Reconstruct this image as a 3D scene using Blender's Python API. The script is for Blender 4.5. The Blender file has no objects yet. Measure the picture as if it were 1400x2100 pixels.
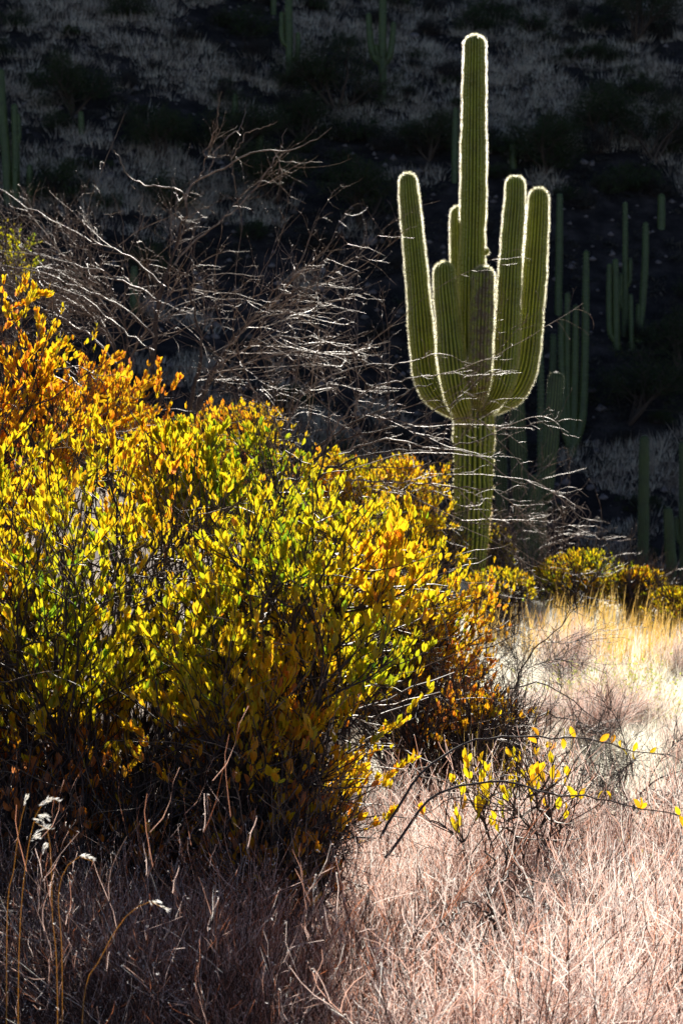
import bpy, math
import numpy as np
from mathutils import Vector, Matrix

# ------------------------------------------------------------------ camera, sky, sun, exposure
scn = bpy.context.scene
COL = scn.collection
CZ = 1.5                       # eye height above the origin level
FPX = 4090.0                   # focal length in photograph pixels (1400 x 2100)
cam = bpy.data.objects.new('camera', bpy.data.cameras.new('camera'))
COL.objects.link(cam)
cam.location = (0, 0, CZ)
cam.rotation_euler = (math.radians(90), 0, 0)
cam.data.sensor_fit = 'VERTICAL'
cam.data.sensor_height = 36
cam.data.sensor_width = 24
cam.data.lens = 36 * FPX / 2100
cam.data.clip_start = 0.1
cam.data.clip_end = 2000
cam.data.dof.use_dof = True
cam.data.dof.focus_distance = 5.6
cam.data.dof.aperture_fstop = 11
scn.camera = cam

SUN_EL, SUN_AZ = 30.0, 6.0     # degrees; azimuth from +Y towards +X
world = bpy.data.worlds.new('World')
scn.world = world
world.use_nodes = True
wn = world.node_tree
bg = wn.nodes['Background']
sky = wn.nodes.new('ShaderNodeTexSky')
sky.sky_type = 'NISHITA'
sky.sun_disc = False
sky.sun_elevation = math.radians(SUN_EL)
sky.sun_rotation = math.radians(SUN_AZ)
sky.dust_density = 0.1
sky.altitude = 2000
sky.air_density = 0.5
wn.links.new(sky.outputs[0], bg.inputs[0])
bg.inputs[1].default_value = 0.05
sl = bpy.data.lights.new('sun', 'SUN')
sl.energy = 5.0
sl.angle = math.radians(0.53)
sl.color = (1.0, 0.93, 0.82)
sun = bpy.data.objects.new('sun', sl)
COL.objects.link(sun)
sd = Vector((math.sin(math.radians(SUN_AZ)) * math.cos(math.radians(SUN_EL)),
             math.cos(math.radians(SUN_AZ)) * math.cos(math.radians(SUN_EL)),
             math.sin(math.radians(SUN_EL))))
sun.rotation_euler = sd.to_track_quat('Z', 'Y').to_euler()
sun.location = sd * 60
scn.view_settings.view_transform = 'Standard'
scn.view_settings.look = 'None'
scn.view_settings.gamma = 1
scn.view_settings.use_curve_mapping = False
scn.view_settings.exposure = 1.05
scn.cycles.max_bounces = 6
scn.cycles.diffuse_bounces = 2
scn.cycles.glossy_bounces = 2
scn.cycles.transmission_bounces = 4
scn.cycles.sample_clamp_indirect = 4

rng = np.random.default_rng(11)
PI = math.pi


# ------------------------------------------------------------------ helpers
def at(u, v, Y):
    return np.array([(u - 700) / FPX * Y, Y, (1050 - v) / FPX * Y + CZ])


def smooth(a, b, x):
    t = np.clip((x - a) / (b - a), 0, 1)
    return t * t * (3 - 2 * t)


def vnoise(x, y, s, seed=0.0):
    """smooth value noise, numpy"""
    x = np.asarray(x, float) / s + seed * 13.7
    y = np.asarray(y, float) / s - seed * 7.3
    xi, yi = np.floor(x), np.floor(y)
    fx, fy = x - xi, y - yi
    fx = fx * fx * (3 - 2 * fx)
    fy = fy * fy * (3 - 2 * fy)

    def h(a, b):
        v = np.sin(a * 127.1 + b * 311.7 + seed) * 43758.5453
        return v - np.floor(v)
    return ((h(xi, yi) * (1 - fx) + h(xi + 1, yi) * fx) * (1 - fy) + (h(xi, yi + 1) * (1 - fx) + h(xi + 1, yi + 1) * fx) * fy) * 2 - 1


def ground_z(x, y):
    x = np.asarray(x, float)
    y = np.asarray(y, float)
    z = -1.42 + 0.04 * (np.clip(y, -5, 18) - 3)
    z = z - np.where(x < 0, (0.22 + 0.16 * smooth(8, 15, y)) * np.clip(x, -9, 0), 0.08 * np.clip(x, 0, 12))
    z = z - 0.40 * np.clip(y - 23.5, 0, 21.5) * smooth(23, 27, y)
    z = z + 0.58 * np.clip(y - 46, 0, 14)
    hill = 0.70 * np.clip(y - 60, 0, 140) - 0.35 * np.clip(y - 200, 0, 400)
    z = z + hill
    far = smooth(50, 70, y)
    z = z + far * (vnoise(x, y, 17, 1) * 1.3 + vnoise(x, y, 6, 2) * 0.30)
    z = z + vnoise(x, y, 1.1, 3) * 0.035 + vnoise(x, y, 0.31, 4) * 0.012
    return z + CZ


def mesh_from(name, V, F, mats, attrs=None, fmat=None, smooth_shade=True):
    """V (n,3) array, F list of int arrays (m,3) or (m,4)"""
    me = bpy.data.meshes.new(name)
    V = np.ascontiguousarray(V, dtype=np.float32)
    F = [f for f in F if len(f)]
    nl = sum(f.size for f in F)
    npoly = sum(len(f) for f in F)
    me.vertices.add(len(V))
    me.vertices.foreach_set('co', V.ravel())
    me.loops.add(nl)
    me.polygons.add(npoly)
    me.loops.foreach_set('vertex_index', np.concatenate([f.ravel() for f in F]).astype(np.int32))
    starts, s = [], 0
    for f in F:
        k = f.shape[1]
        starts.append(s + np.arange(len(f)) * k)
        s += f.size
    me.polygons.foreach_set('loop_start', np.concatenate(starts).astype(np.int32))
    if smooth_shade:
        me.polygons.foreach_set('use_smooth', np.ones(npoly, dtype=bool))
    if fmat is not None:
        me.polygons.foreach_set('material_index', np.asarray(fmat, dtype=np.int32))
    me.update(calc_edges=True)
    for k, a in (attrs or {}).items():
        at_ = me.attributes.new(k, 'FLOAT', 'POINT')
        at_.data.foreach_set('value', np.asarray(a, dtype=np.float32))
    for m in (mats if isinstance(mats, (list, tuple)) else [mats]):
        me.materials.append(m)
    return me


class Acc:
    def __init__(self):
        self.V, self.F, self.A, self.M, self.n = [], [], [], [], 0

    def add(self, V, F, a=0.0, m=0):
        if len(V) == 0:
            return
        self.V.append(V)
        self.A.append(np.broadcast_to(np.asarray(a, float), (len(V),)))
        for f in F:
            self.F.append(f + self.n)
            self.M.append(np.full(len(f), m))
        self.n += len(V)

    def mesh(self, name, mats, smooth_shade=True):
        return mesh_from(name, np.concatenate(self.V), self.F, mats, {'tint': np.concatenate(self.A)}, np.concatenate(self.M), smooth_shade)


def link(name, me, parent=None, loc=None, kind=None, label=None, cat=None, group=None, local=True):
    o = bpy.data.objects.new(name, me)
    COL.objects.link(o)
    if parent is not None:
        o.parent = parent
        if not local:
            o.matrix_parent_inverse = parent.matrix_world.inverted()
    if loc is not None:
        o.location = loc
    if kind: o['kind'] = kind
    if label: o['label'] = label
    if cat: o['category'] = cat
    if group: o['group'] = group
    return o


def thing(name, loc, label, cat, group=None):
    return link(name, None, None, [float(v) for v in loc], None, label, cat, group)


def norm(a):
    return a / np.maximum(np.linalg.norm(a, axis=-1, keepdims=True), 1e-9)


def tubes(P, R, sides=3):
    """P (N,K,3), R (N,K) -> V, F"""
    N, K, _ = P.shape
    T = np.empty_like(P)
    T[:, 1:-1] = P[:, 2:] - P[:, :-2]
    T[:, 0] = P[:, 1] - P[:, 0]
    T[:, -1] = P[:, -1] - P[:, -2]
    T = norm(T)
    ref = np.zeros((N, 1, 3))
    mt = np.abs(T.mean(axis=1))
    ref[np.arange(N), 0, np.argmin(mt, axis=1)] = 1
    A = norm(np.cross(T, ref))
    B = np.cross(T, A)
    ang = np.arange(sides) * 2 * PI / sides
    V = P[:, :, None] + R[:, :, None, None] * (A[:, :, None] * np.cos(ang)[None, None, :, None] + B[:, :, None] * np.sin(ang)[None, None, :, None])
    idx = np.arange(N * K * sides).reshape(N, K, sides)
    a = idx[:, :-1]
    b = idx[:, 1:]
    q = np.stack([a, np.roll(a, -1, 2), np.roll(b, -1, 2), b], -1).reshape(-1, 4)
    return V.reshape(-1, 3), [q]


def ribbons(P, R, r):
    """thin flattened stalks: two edges per point, random facing"""
    N, K, _ = P.shape
    T = norm(np.gradient(P, axis=1))
    S = norm(np.cross(T, norm(r.normal(0, 1, (N, 1, 3)))))
    V = np.stack([P - S * R[..., None], P + S * R[..., None]], 2)
    i = np.arange(N * K * 2).reshape(N, K, 2)
    q = np.stack([i[:, :-1, 0], i[:, :-1, 1], i[:, 1:, 1], i[:, 1:, 0]], -1).reshape(-1, 4)
    return V.reshape(-1, 3), [q]


def taper(N, K, r0, r1):
    t = np.linspace(0, 1, K)[None]
    r0 = np.broadcast_to(np.asarray(r0, float).reshape(-1, 1), (N, 1))
    r1 = np.broadcast_to(np.asarray(r1, float).reshape(-1, 1), (N, 1))
    return r0 + (r1 - r0) * t


def grow(S, D, L, K, wander=0.25, up=0.0, bend=None, r=None):
    r = r or rng
    N = len(S)
    P = np.empty((N, K, 3))
    P[:, 0] = S
    d = norm(D)
    step = (np.asarray(L, float).reshape(-1, 1) * np.ones((N, 1))) / (K - 1)
    for k in range(1, K):
        d = d + r.normal(0, wander, (N, 3))
        d[:, 2] += up
        if bend is not None:
            d = d + bend
        d = norm(d)
        P[:, k] = P[:, k - 1] + d * step
    return P


def children(P, n, spread=0.8, tmin=0.25, r=None):
    r = r or rng
    N, K, _ = P.shape
    i = r.integers(0, N, n)
    t = (tmin + (1 - tmin) * r.random(n)) * (K - 1) * 0.999
    k = np.floor(t).astype(int)
    f = (t - k)[:, None]
    S = P[i, k] * (1 - f) + P[i, k + 1] * f
    D = norm(P[i, k + 1] - P[i, k]) + spread * norm(r.normal(0, 1, (n, 3)))
    return S, norm(D), i


# leaf template: axis = z, width = x, normal = y
def leaf_template(detail=2):
    if detail == 2:
        zc = np.array([0, .22, .5, .8, 1.0])
        w = np.array([.17, .25, .17])
        c = np.stack([zc * 0, np.array([0, .02, .05, .03, -.04]), zc], 1)
        l = np.stack([-w, np.array([.06, .12, .08]) + .02, zc[1:4]], 1)
        r_ = np.stack([w, np.array([.06, .12, .08]) + .02, zc[1:4]], 1)
        V = np.concatenate([c, l, r_])
        F = []
        for o, s in ((5, 1), (8, -1)):
            t = [(0, o, 1), (1, o, o + 1), (1, o + 1, 2), (2, o + 1, o + 2), (2, o + 2, 3), (3, o + 2, 4)]
            F += [x if s > 0 else (x[0], x[2], x[1]) for x in t]
        return V, np.array(F)
    if detail == 1.5:
        V = np.array([[0, 0, 0], [0, .03, .5], [0, -.03, 1.0], [-.20, .10, .26], [-.21, .10, .70], [.20, .10, .26], [.21, .10, .70]])
        return V, np.array([[0, 3, 1], [3, 4, 1], [4, 2, 1], [0, 1, 5], [5, 1, 6], [6, 1, 2]])
    if detail == 1:
        V = np.array([[0, 0, 0], [-.24, .06, .45], [.24, .06, .5], [0, 0, 1.0], [0, -.03, .5]])
        return V, np.array([[0, 1, 4], [0, 4, 2], [1, 3, 4], [4, 3, 2]])
    V = np.array([[0, 0, 0], [-.25, 0, .5], [.25, 0, .5], [0, 0, 1.0]])
    return V, np.array([[0, 1, 2], [1, 3, 2]])


def leaf_frames(A, r, horiz=0.75):
    """columns x (width), y (normal), z (axis) per leaf"""
    n = r.normal(0, 1, A.shape)
    n[:, 2] *= (1 - horiz)
    z = norm(A)
    n = norm(n - (n * z).sum(1, keepdims=True) * z)
    x = np.cross(n, z)
    return x, n, z


def leaves_mesh(acc, P, fr, L, tint, detail=2, m=0, wf=1.0):
    V0, F0 = leaf_template(detail)
    x, n, z = fr
    L = L.reshape(-1, 1, 1)
    V = P[:, None] + L * (V0[None, :, 0:1] * x[:, None] * wf + V0[None, :, 1:2] * n[:, None] + V0[None, :, 2:3] * z[:, None])
    k = len(V0)
    F = (F0[None] + (np.arange(len(P)) * k)[:, None, None]).reshape(-1, 3)
    acc.add(V.reshape(-1, 3), [F], np.repeat(tint, k), m)


# ------------------------------------------------------------------ materials
def new_mat(name):
    m = bpy.data.materials.new(name)
    m.use_nodes = True
    nt = m.node_tree
    nt.nodes.clear()
    out = nt.nodes.new('ShaderNodeOutputMaterial')
    return m, nt, out


def ramp(nt, stops, interp='LINEAR'):
    r = nt.nodes.new('ShaderNodeValToRGB')
    r.color_ramp.interpolation = interp
    e = r.color_ramp.elements
    while len(e) < len(stops):
        e.new(0.5)
    for i, (p, c) in enumerate(stops):
        e[i].position = p
        e[i].color = (*c, 1)
    return r


def noise_node(nt, scale, detail=4, coord='Object', rough=0.55):
    tc = nt.nodes.new('ShaderNodeTexCoord')
    n = nt.nodes.new('ShaderNodeTexNoise')
    n.inputs['Scale'].default_value = scale
    n.inputs['Detail'].default_value = detail
    n.inputs['Roughness'].default_value = rough
    nt.links.new(tc.outputs[coord], n.inputs['Vector'])
    return n


def thin_mat(name, stops, trans=0.5, nscale=60, gloss=0.06, rough=0.45, tgain=1.3, jitter=0.25):
    """leaf / stalk: diffuse + translucent + thin gloss; colour from the per-leaf tint"""
    m, nt, out = new_mat(name)
    N, Lk = nt.nodes, nt.links
    a = N.new('ShaderNodeAttribute')
    a.attribute_name = 'tint'
    nz = noise_node(nt, nscale, 3)
    ma = N.new('ShaderNodeMath')
    ma.operation = 'MULTIPLY_ADD'
    ma.inputs[1].default_value = jitter
    Lk.new(nz.outputs[0], ma.inputs[0])
    sb = N.new('ShaderNodeMath')
    sb.operation = 'SUBTRACT'
    sb.inputs[1].default_value = jitter * 0.5
    Lk.new(a.outputs['Fac'], sb.inputs[0])
    Lk.new(sb.outputs[0], ma.inputs[2])
    r = ramp(nt, stops)
    Lk.new(ma.outputs[0], r.inputs[0])
    d = N.new('ShaderNodeBsdfDiffuse')
    t = N.new('ShaderNodeBsdfTranslucent')
    Lk.new(r.outputs[0], d.inputs[0])
    g = N.new('ShaderNodeMix')
    g.data_type = 'RGBA'
    g.blend_type = 'MULTIPLY'
    g.inputs[0].default_value = 1
    g.inputs[7].default_value = (tgain, tgain, tgain, 1)
    g.clamp_result = True
    Lk.new(r.outputs[0], g.inputs[6])
    Lk.new(g.outputs[2], t.inputs[0])
    mx = N.new('ShaderNodeMixShader')
    mx.inputs[0].default_value = trans
    Lk.new(d.outputs[0], mx.inputs[1])
    Lk.new(t.outputs[0], mx.inputs[2])
    gl = N.new('ShaderNodeBsdfGlossy')
    gl.inputs['Roughness'].default_value = rough
    mg = N.new('ShaderNodeMixShader')
    mg.inputs[0].default_value = gloss
    Lk.new(mx.outputs[0], mg.inputs[1])
    Lk.new(gl.outputs[0], mg.inputs[2])
    Lk.new(mg.outputs[0], out.inputs[0])
    return m


def solid_mat(name, stops, nscale=20, rough=0.6, spec=0.4, bump=0.0, use_tint=False, coord='Object', sheen=0.0):
    m, nt, out = new_mat(name)
    N, Lk = nt.nodes, nt.links
    nz = noise_node(nt, nscale, 5, coord)
    r = ramp(nt, stops)
    if use_tint:
        a = N.new('ShaderNodeAttribute')
        a.attribute_name = 'tint'
        mm = N.new('ShaderNodeMath')
        mm.operation = 'MULTIPLY_ADD'
        mm.inputs[1].default_value = 0.4
        Lk.new(nz.outputs[0], mm.inputs[0])
        s = N.new('ShaderNodeMath')
        s.operation = 'SUBTRACT'
        s.inputs[1].default_value = 0.2
        Lk.new(a.outputs['Fac'], s.inputs[0])
        Lk.new(s.outputs[0], mm.inputs[2])
        Lk.new(mm.outputs[0], r.inputs[0])
    else:
        Lk.new(nz.outputs[0], r.inputs[0])
    p = N.new('ShaderNodeBsdfPrincipled')
    Lk.new(r.outputs[0], p.inputs['Base Color'])
    p.inputs['Roughness'].default_value = rough
    p.inputs['Specular IOR Level'].default_value = spec
    if bump:
        b = N.new('ShaderNodeBump')
        b.inputs['Strength'].default_value = bump
        b.inputs['Distance'].default_value = 0.02
        Lk.new(nz.outputs[0], b.inputs['Height'])
        Lk.new(b.outputs[0], p.inputs['Normal'])
    Lk.new(p.outputs[0], out.inputs[0])
    return m


M = {}
M['leaf'] = thin_mat('leaf_gold', [(0.0, (.06, .20, .01)), (.22, (.22, .33, .01)), (.45, (.60, .50, .01)), (.68, (.80, .46, .01)),
                                   (.84, (.68, .20, .012)), (1.0, (.50, .20, .08))], trans=0.62, tgain=1.25, gloss=0.04)
M['leaf_herb'] = thin_mat('leaf_herb', [(0.0, (.25, .38, .04)), (.5, (.50, .58, .08)), (1, (.75, .68, .22))], trans=0.55)
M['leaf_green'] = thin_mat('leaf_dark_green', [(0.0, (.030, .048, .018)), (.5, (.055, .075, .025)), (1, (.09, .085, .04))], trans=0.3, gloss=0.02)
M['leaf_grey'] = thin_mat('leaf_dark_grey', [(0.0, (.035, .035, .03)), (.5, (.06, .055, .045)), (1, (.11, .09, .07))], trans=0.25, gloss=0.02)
M['straw'] = thin_mat('straw', [(0.0, (.36, .29, .23)), (.5, (.68, .59, .46)), (1, (.92, .87, .76))], trans=0.65, tgain=1.15)
M['gold_straw'] = thin_mat('gold_straw', [(0.0, (.45, .24, .05)), (.5, (.66, .42, .10)), (1, (.82, .60, .20))], trans=0.5)
M['dry_stem'] = thin_mat('dry_stem', [(0.0, (.42, .14, .06)), (.25, (.62, .35, .26)), (.52, (.75, .56, .50)), (1, (.93, .84, .80))], trans=0.55, gloss=0.03, rough=0.5)
M['dry_shaded'] = solid_mat('dry_stems_shaded', [(.3, (.05, .028, .022)), (.6, (.15, .085, .065)), (.8, (.30, .19, .15))], 25, rough=0.7, spec=0.2)  # inner stems coloured dark to stand for shade inside the shrubs
M['hill_straw'] = thin_mat('hill_straw', [(0.0, (.10, .08, .06)), (.35, (.42, .32, .24)), (.8, (.94, .79, .62))], trans=0.5)
M['seed'] = thin_mat('seed_head', [(0.0, (.75, .70, .62)), (1, (.92, .90, .86))], trans=0.55)
M['spine'] = thin_mat('spine', [(0.0, (.55, .28, .12)), (.4, (.92, .68, .34)), (1, (.99, .92, .66))], trans=0.95, gloss=0.35, rough=0.3, jitter=0.1)
_nt = M['spine'].node_tree
_g = next(n for n in _nt.nodes if n.type == 'BSDF_GLOSSY')
_r = _nt.nodes.new('ShaderNodeBsdfRefraction')       # translucent horn lets light straight through
_r.inputs['IOR'].default_value = 1.30
_r.inputs['Roughness'].default_value = 0.75
_m = _g.outputs[0].links[0].to_node
_nt.links.new(_r.outputs[0], _m.inputs[2])
M['twig_dark'] = solid_mat('twig_dark', [(.3, (.03, .02, .02)), (.7, (.10, .07, .06))], 40, rough=0.6, spec=0.4)
M['twig_bare'] = solid_mat('twig_bare', [(.3, (.10, .065, .045)), (.5, (.24, .165, .115)), (.72, (.48, .37, .27))], 30, rough=0.54, spec=0.5)
M['bark'] = solid_mat('bark', [(.3, (.035, .022, .018)), (.55, (.10, .065, .045)), (.8, (.2, .15, .12))], 45, rough=0.7, bump=0.6)
M['rock'] = solid_mat('rock', [(.25, (.09, .07, .07)), (.5, (.20, .16, .15)), (.8, (.34, .28, .26))], 3.0, rough=0.85, bump=0.8)


def cactus_mat(name, groove, mid, crest, base_brown=True):
    m, nt, out = new_mat(name)
    N, Lk = nt.nodes, nt.links
    a = N.new('ShaderNodeAttribute')
    a.attribute_name = 'tint'            # 0 groove .. 1 rib crest
    r = ramp(nt, [(0.0, groove), (.30, tuple(c * 1.6 for c in groove)), (.78, mid), (.92, mid), (1.0, crest)])  # groove tones also paint in the shade between ribs
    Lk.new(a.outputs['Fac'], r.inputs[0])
    nz = noise_node(nt, 5, 6)
    r2 = ramp(nt, [(.25, (.62, .55, .45)), (.5, (1, 1, 1)), (.75, (1.15, 1.2, .9))])
    Lk.new(nz.outputs[0], r2.inputs[0])
    mx = N.new('ShaderNodeMix')
    mx.data_type = 'RGBA'
    mx.blend_type = 'MULTIPLY'
    mx.inputs[0].default_value = 1
    Lk.new(r.outputs[0], mx.inputs[6])
    Lk.new(r2.outputs[0], mx.inputs[7])
    last = mx.outputs[2]
    # corky brown scars, more of them low on the trunk (attribute cork)
    a2 = N.new('ShaderNodeAttribute')
    a2.attribute_name = 'cork'
    nz2 = noise_node(nt, 16, 5)
    s = N.new('ShaderNodeMath')
    s.operation = 'ADD'
    Lk.new(a2.outputs['Fac'], s.inputs[0])
    Lk.new(nz2.outputs[0], s.inputs[1])
    mr = N.new('ShaderNodeMapRange')
    mr.inputs[1].default_value = 0.74
    mr.inputs[2].default_value = 0.9
    Lk.new(s.outputs[0], mr.inputs[0])
    mc = N.new('ShaderNodeMix')
    mc.data_type = 'RGBA'
    mc.inputs[7].default_value = (.16, .10, .055, 1)
    Lk.new(mr.outputs[0], mc.inputs[0])
    Lk.new(last, mc.inputs[6])
    p = N.new('ShaderNodeBsdfPrincipled')
    Lk.new(mc.outputs[2], p.inputs['Base Color'])
    p.inputs['Roughness'].default_value = 0.5
    b = N.new('ShaderNodeBump')
    b.inputs['Strength'].default_value = 0.3
    b.inputs['Distance'].default_value = 0.01
    Lk.new(nz2.outputs[0], b.inputs['Height'])
    Lk.new(b.outputs[0], p.inputs['Normal'])
    Lk.new(p.outputs[0], out.inputs[0])
    return m


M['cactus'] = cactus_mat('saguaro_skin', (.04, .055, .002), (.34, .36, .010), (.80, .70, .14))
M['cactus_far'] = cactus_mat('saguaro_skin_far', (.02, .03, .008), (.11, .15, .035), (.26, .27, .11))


def ground_mat(name, cols):
    m, nt, out = new_mat(name)
    N, Lk = nt.nodes, nt.links
    n1 = noise_node(nt, 1.2, 6)
    n2 = noise_node(nt, 40, 4)
    r = ramp(nt, cols)
    ad = N.new('ShaderNodeMath')
    ad.operation = 'MULTIPLY_ADD'
    ad.inputs[1].default_value = 0.6
    Lk.new(n2.outputs[0], ad.inputs[0])
    sb = N.new('ShaderNodeMath')
    sb.operation = 'MULTIPLY_ADD'
    sb.inputs[1].default_value = 0.6
    sb.inputs[2].default_value = -0.1
    Lk.new(n1.outputs[0], sb.inputs[0])
    Lk.new(sb.outputs[0], ad.inputs[2])
    Lk.new(ad.outputs[0], r.inputs[0])
    tc = N.new('ShaderNodeTexCoord')
    vo = N.new('ShaderNodeTexVoronoi')
    vo.inputs['Scale'].default_value = 55
    Lk.new(tc.outputs['Object'], vo.inputs['Vector'])
    b = N.new('ShaderNodeBump')
    b.inputs['Strength'].default_value = 0.8
    b.inputs['Distance'].default_value = 0.01
    b.invert = True
    Lk.new(vo.outputs['Distance'], b.inputs['Height'])
    p = N.new('ShaderNodeBsdfPrincipled')
    p.inputs['Roughness'].default_value = 0.9
    p.inputs['Specular IOR Level'].default_value = 0.15
    Lk.new(r.outputs[0], p.inputs['Base Color'])
    Lk.new(b.outputs[0], p.inputs['Normal'])
    Lk.new(p.outputs[0], out.inputs[0])
    return m


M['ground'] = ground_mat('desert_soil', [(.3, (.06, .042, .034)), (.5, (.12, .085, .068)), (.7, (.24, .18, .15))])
M['hill'] = ground_mat('hill_soil_shaded', [(.38, (.012, .010, .010)), (.52, (.034, .027, .026)), (.68, (.10, .08, .076))])  # soil colour darkened to carry the shade of the hillside


# ------------------------------------------------------------------ terrain
def terrain(name, xs, ys, label, mat):
    X, Y = np.meshgrid(xs, ys)
    V = np.stack([X, Y, ground_z(X, Y)], -1).reshape(-1, 3)
    nx, ny = len(xs), len(ys)
    i = np.arange(nx * ny).reshape(ny, nx)
    q = np.stack([i[:-1, :-1], i[:-1, 1:], i[1:, 1:], i[1:, :-1]], -1).reshape(-1, 4)
    o = link(name, mesh_from(name, V, [q], mat), kind='structure', label=label)
    return o


xs = np.concatenate([np.linspace(-300, -8, 60)[:-1], np.linspace(-8, 8, 140)[:-1], np.linspace(8, 300, 60)])
terrain('ground', xs, np.concatenate([np.linspace(-30, 0, 20)[:-1], np.linspace(0, 24, 160)[:-1], np.linspace(24, 48, 50)]),
        'stony tan desert soil sloping down to the right', M['ground'])
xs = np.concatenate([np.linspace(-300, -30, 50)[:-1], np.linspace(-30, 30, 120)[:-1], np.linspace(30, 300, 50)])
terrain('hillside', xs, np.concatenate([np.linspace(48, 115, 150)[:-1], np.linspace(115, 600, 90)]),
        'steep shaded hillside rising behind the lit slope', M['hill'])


# ------------------------------------------------------------------ saguaros
def catmull(pts, n):
    pts = np.asarray(pts, float)
    P = np.concatenate([[2 * pts[0] - pts[1]], pts, [2 * pts[-1] - pts[-2]]])
    out = []
    m = 24
    for i in range(1, len(P) - 2):
        t = np.linspace(0, 1, m, endpoint=False)[:, None]
        p0, p1, p2, p3 = P[i - 1], P[i], P[i + 1], P[i + 2]
        out.append(0.5 * ((2 * p1) + (p2 - p0) * t + (2 * p0 - 5 * p1 + 4 * p2 - p3) * t ** 2 + (-p0 + 3 * p1 - 3 * p2 + p3) * t ** 3))
    out.append(P[-2][None])
    C = np.concatenate(out)
    d = np.concatenate([[0], np.cumsum(np.linalg.norm(np.diff(C[:, :3], axis=0), axis=1))])
    s = np.linspace(0, d[-1], n)
    return np.stack([np.interp(s, d, C[:, k]) for k in range(C.shape[1])], 1), s


def stem_geo(ctrl, ribs, per, row, seed, depth=0.17, cork=None, tip=True):
    """ctrl: list of (x,y,z,r); returns mesh data and areole samples"""
    r_ = np.random.default_rng(seed)
    L = sum(np.linalg.norm(np.array(ctrl[i + 1][:3]) - np.array(ctrl[i][:3])) for i in range(len(ctrl) - 1))
    n = max(12, int(L / row))
    C, s = catmull(ctrl, n)
    P, R = C[:, :3], C[:, 3]
    if tip:   # extra rows close up at the rounded tip
        e = np.array([1, .93, .85, .74, .6, .45, .3, .18, .09, .03, 0.004]) * R[-1]
        base = s < s[-1] - R[-1] * 1.05
        sN = np.concatenate([s[base], s[-1] - e])
        P = np.stack([np.interp(sN, s, P[:, k]) for k in range(3)], 1)
        R = np.interp(sN, s, R)
        d = np.clip(s[-1] - sN, 0, None)
        rt = R[-1]
        f = np.where(d < rt, np.sqrt(np.clip(1 - (1 - d / rt) ** 2, 1e-4, 1)), 1)
        s = sN
    else:
        f = np.ones(len(s))
    ph = r_.random(4) * 6
    R = R * (1 + .022 * np.sin(s * 9 + ph[0]) + .018 * np.sin(s * 21 + ph[1]) + 0.012 * np.sin(s * 5 + ph[2])) * f
    T = norm(np.gradient(P, axis=0))
    ref = np.array([0, 1.0, 0])
    N1 = norm(ref - (T @ ref)[:, None] * T)
    N2 = np.cross(T, N1)
    S = ribs * per
    th = np.arange(S) / S * 2 * PI
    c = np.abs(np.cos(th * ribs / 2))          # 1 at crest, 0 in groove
    prof = 1 - depth * (1 - c ** 0.75)
    wob = 1 + 0.012 * r_.normal(0, 1, (len(s), ribs)).repeat(per, 1)
    rr = R[:, None] * prof[None] * wob
    V = P[:, None] + rr[..., None] * (N1[:, None] * np.cos(th)[None, :, None] + N2[:, None] * np.sin(th)[None, :, None])
    # soften the ring near the tip so that the cap is rounded along the axis
    nr = len(s)
    idx = np.arange(nr * S).reshape(nr, S)
    q = np.stack([idx[:-1], np.roll(idx[:-1], -1, 1), np.roll(idx[1:], -1, 1), idx[1:]], -1).reshape(-1, 4)
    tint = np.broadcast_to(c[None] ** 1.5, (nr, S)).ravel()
    ck = np.zeros(nr) if cork is None else cork(P)
    return dict(V=V.reshape(-1, 3), F=[q], tint=tint, cork=np.repeat(ck, S), P=P, R=R, N1=N1, N2=N2, T=T, s=s, ribs=ribs, f=f)


def spine_geo(g, gap, per, l0, l1, w, seed, skip=None):
    r_ = np.random.default_rng(seed)
    s = g['s']
    ss = np.arange(s[0] + gap, s[-1] - 0.004, gap)
    rib = np.arange(g['ribs'])
    SS, RB = np.meshgrid(ss, rib)
    SS = SS.ravel() + r_.normal(0, gap * .15, SS.size)
    th = RB.ravel() / g['ribs'] * 2 * PI
    I = lambda a: np.stack([np.interp(SS, s, a[:, k]) for k in range(3)], 1)
    P, N1, N2, T = I(g['P']), I(g['N1']), I(g['N2']), I(g['T'])
    R = np.interp(SS, s, g['R'])
    f = np.interp(SS, s, g['f'])
    out = norm(N1 * np.cos(th)[:, None] + N2 * np.sin(th)[:, None])
    B = P + out * R[:, None]
    nrm = norm(out + T * np.sqrt(np.clip(1 - f * f, 0, 1))[:, None] / np.maximum(f, .15)[:, None])
    if skip is not None:
        k = skip(B)
        B, nrm, R = B[k], nrm[k], R[k]
    B = np.repeat(B, per, 0)
    nrm = np.repeat(nrm, per, 0)
    n = len(B)
    D = norm(nrm + 0.6 * norm(r_.normal(0, 1, (n, 3))) * r_.random((n, 1)) ** .5)
    L = (l0 + (l1 - l0) * r_.random(n) ** 1.3)[:, None]
    side = norm(np.cross(D, r_.normal(0, 1, (n, 3)))) * (w / 2)
    B = B - nrm * 0.004
    V = np.stack([B - side, B + side, B + D * L], 1).reshape(-1, 3)
    F = np.arange(n * 3).reshape(-1, 3)
    tint = np.clip(r_.normal(.72, .2, n), 0, 1)
    return V, [F], np.repeat(tint, 3)


def stem_obj(name, parent, ctrl, ribs, per, row, seed, mat, spines=None, cork=None, depth=0.17, label=None, tip=True, skip=None, brown=None):
    g = stem_geo(ctrl, ribs, per, row, seed, depth, cork, tip)
    o0 = np.array(parent.location)
    me = mesh_from(name, g['V'] - o0, g['F'], mat, {'tint': g['tint'], 'cork': g['cork']})
    o = link(name, me, parent, label=label)
    if spines:
        V, F, t = spine_geo(g, *spines, seed + 5, skip)
        if brown is not None:
            t = t * brown(V)
        me = mesh_from('spines', V - o0, F, M['spine'], {'tint': t}, smooth_shade=False)
        link('spines', me, o, kind='stuff')
    return o


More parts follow.
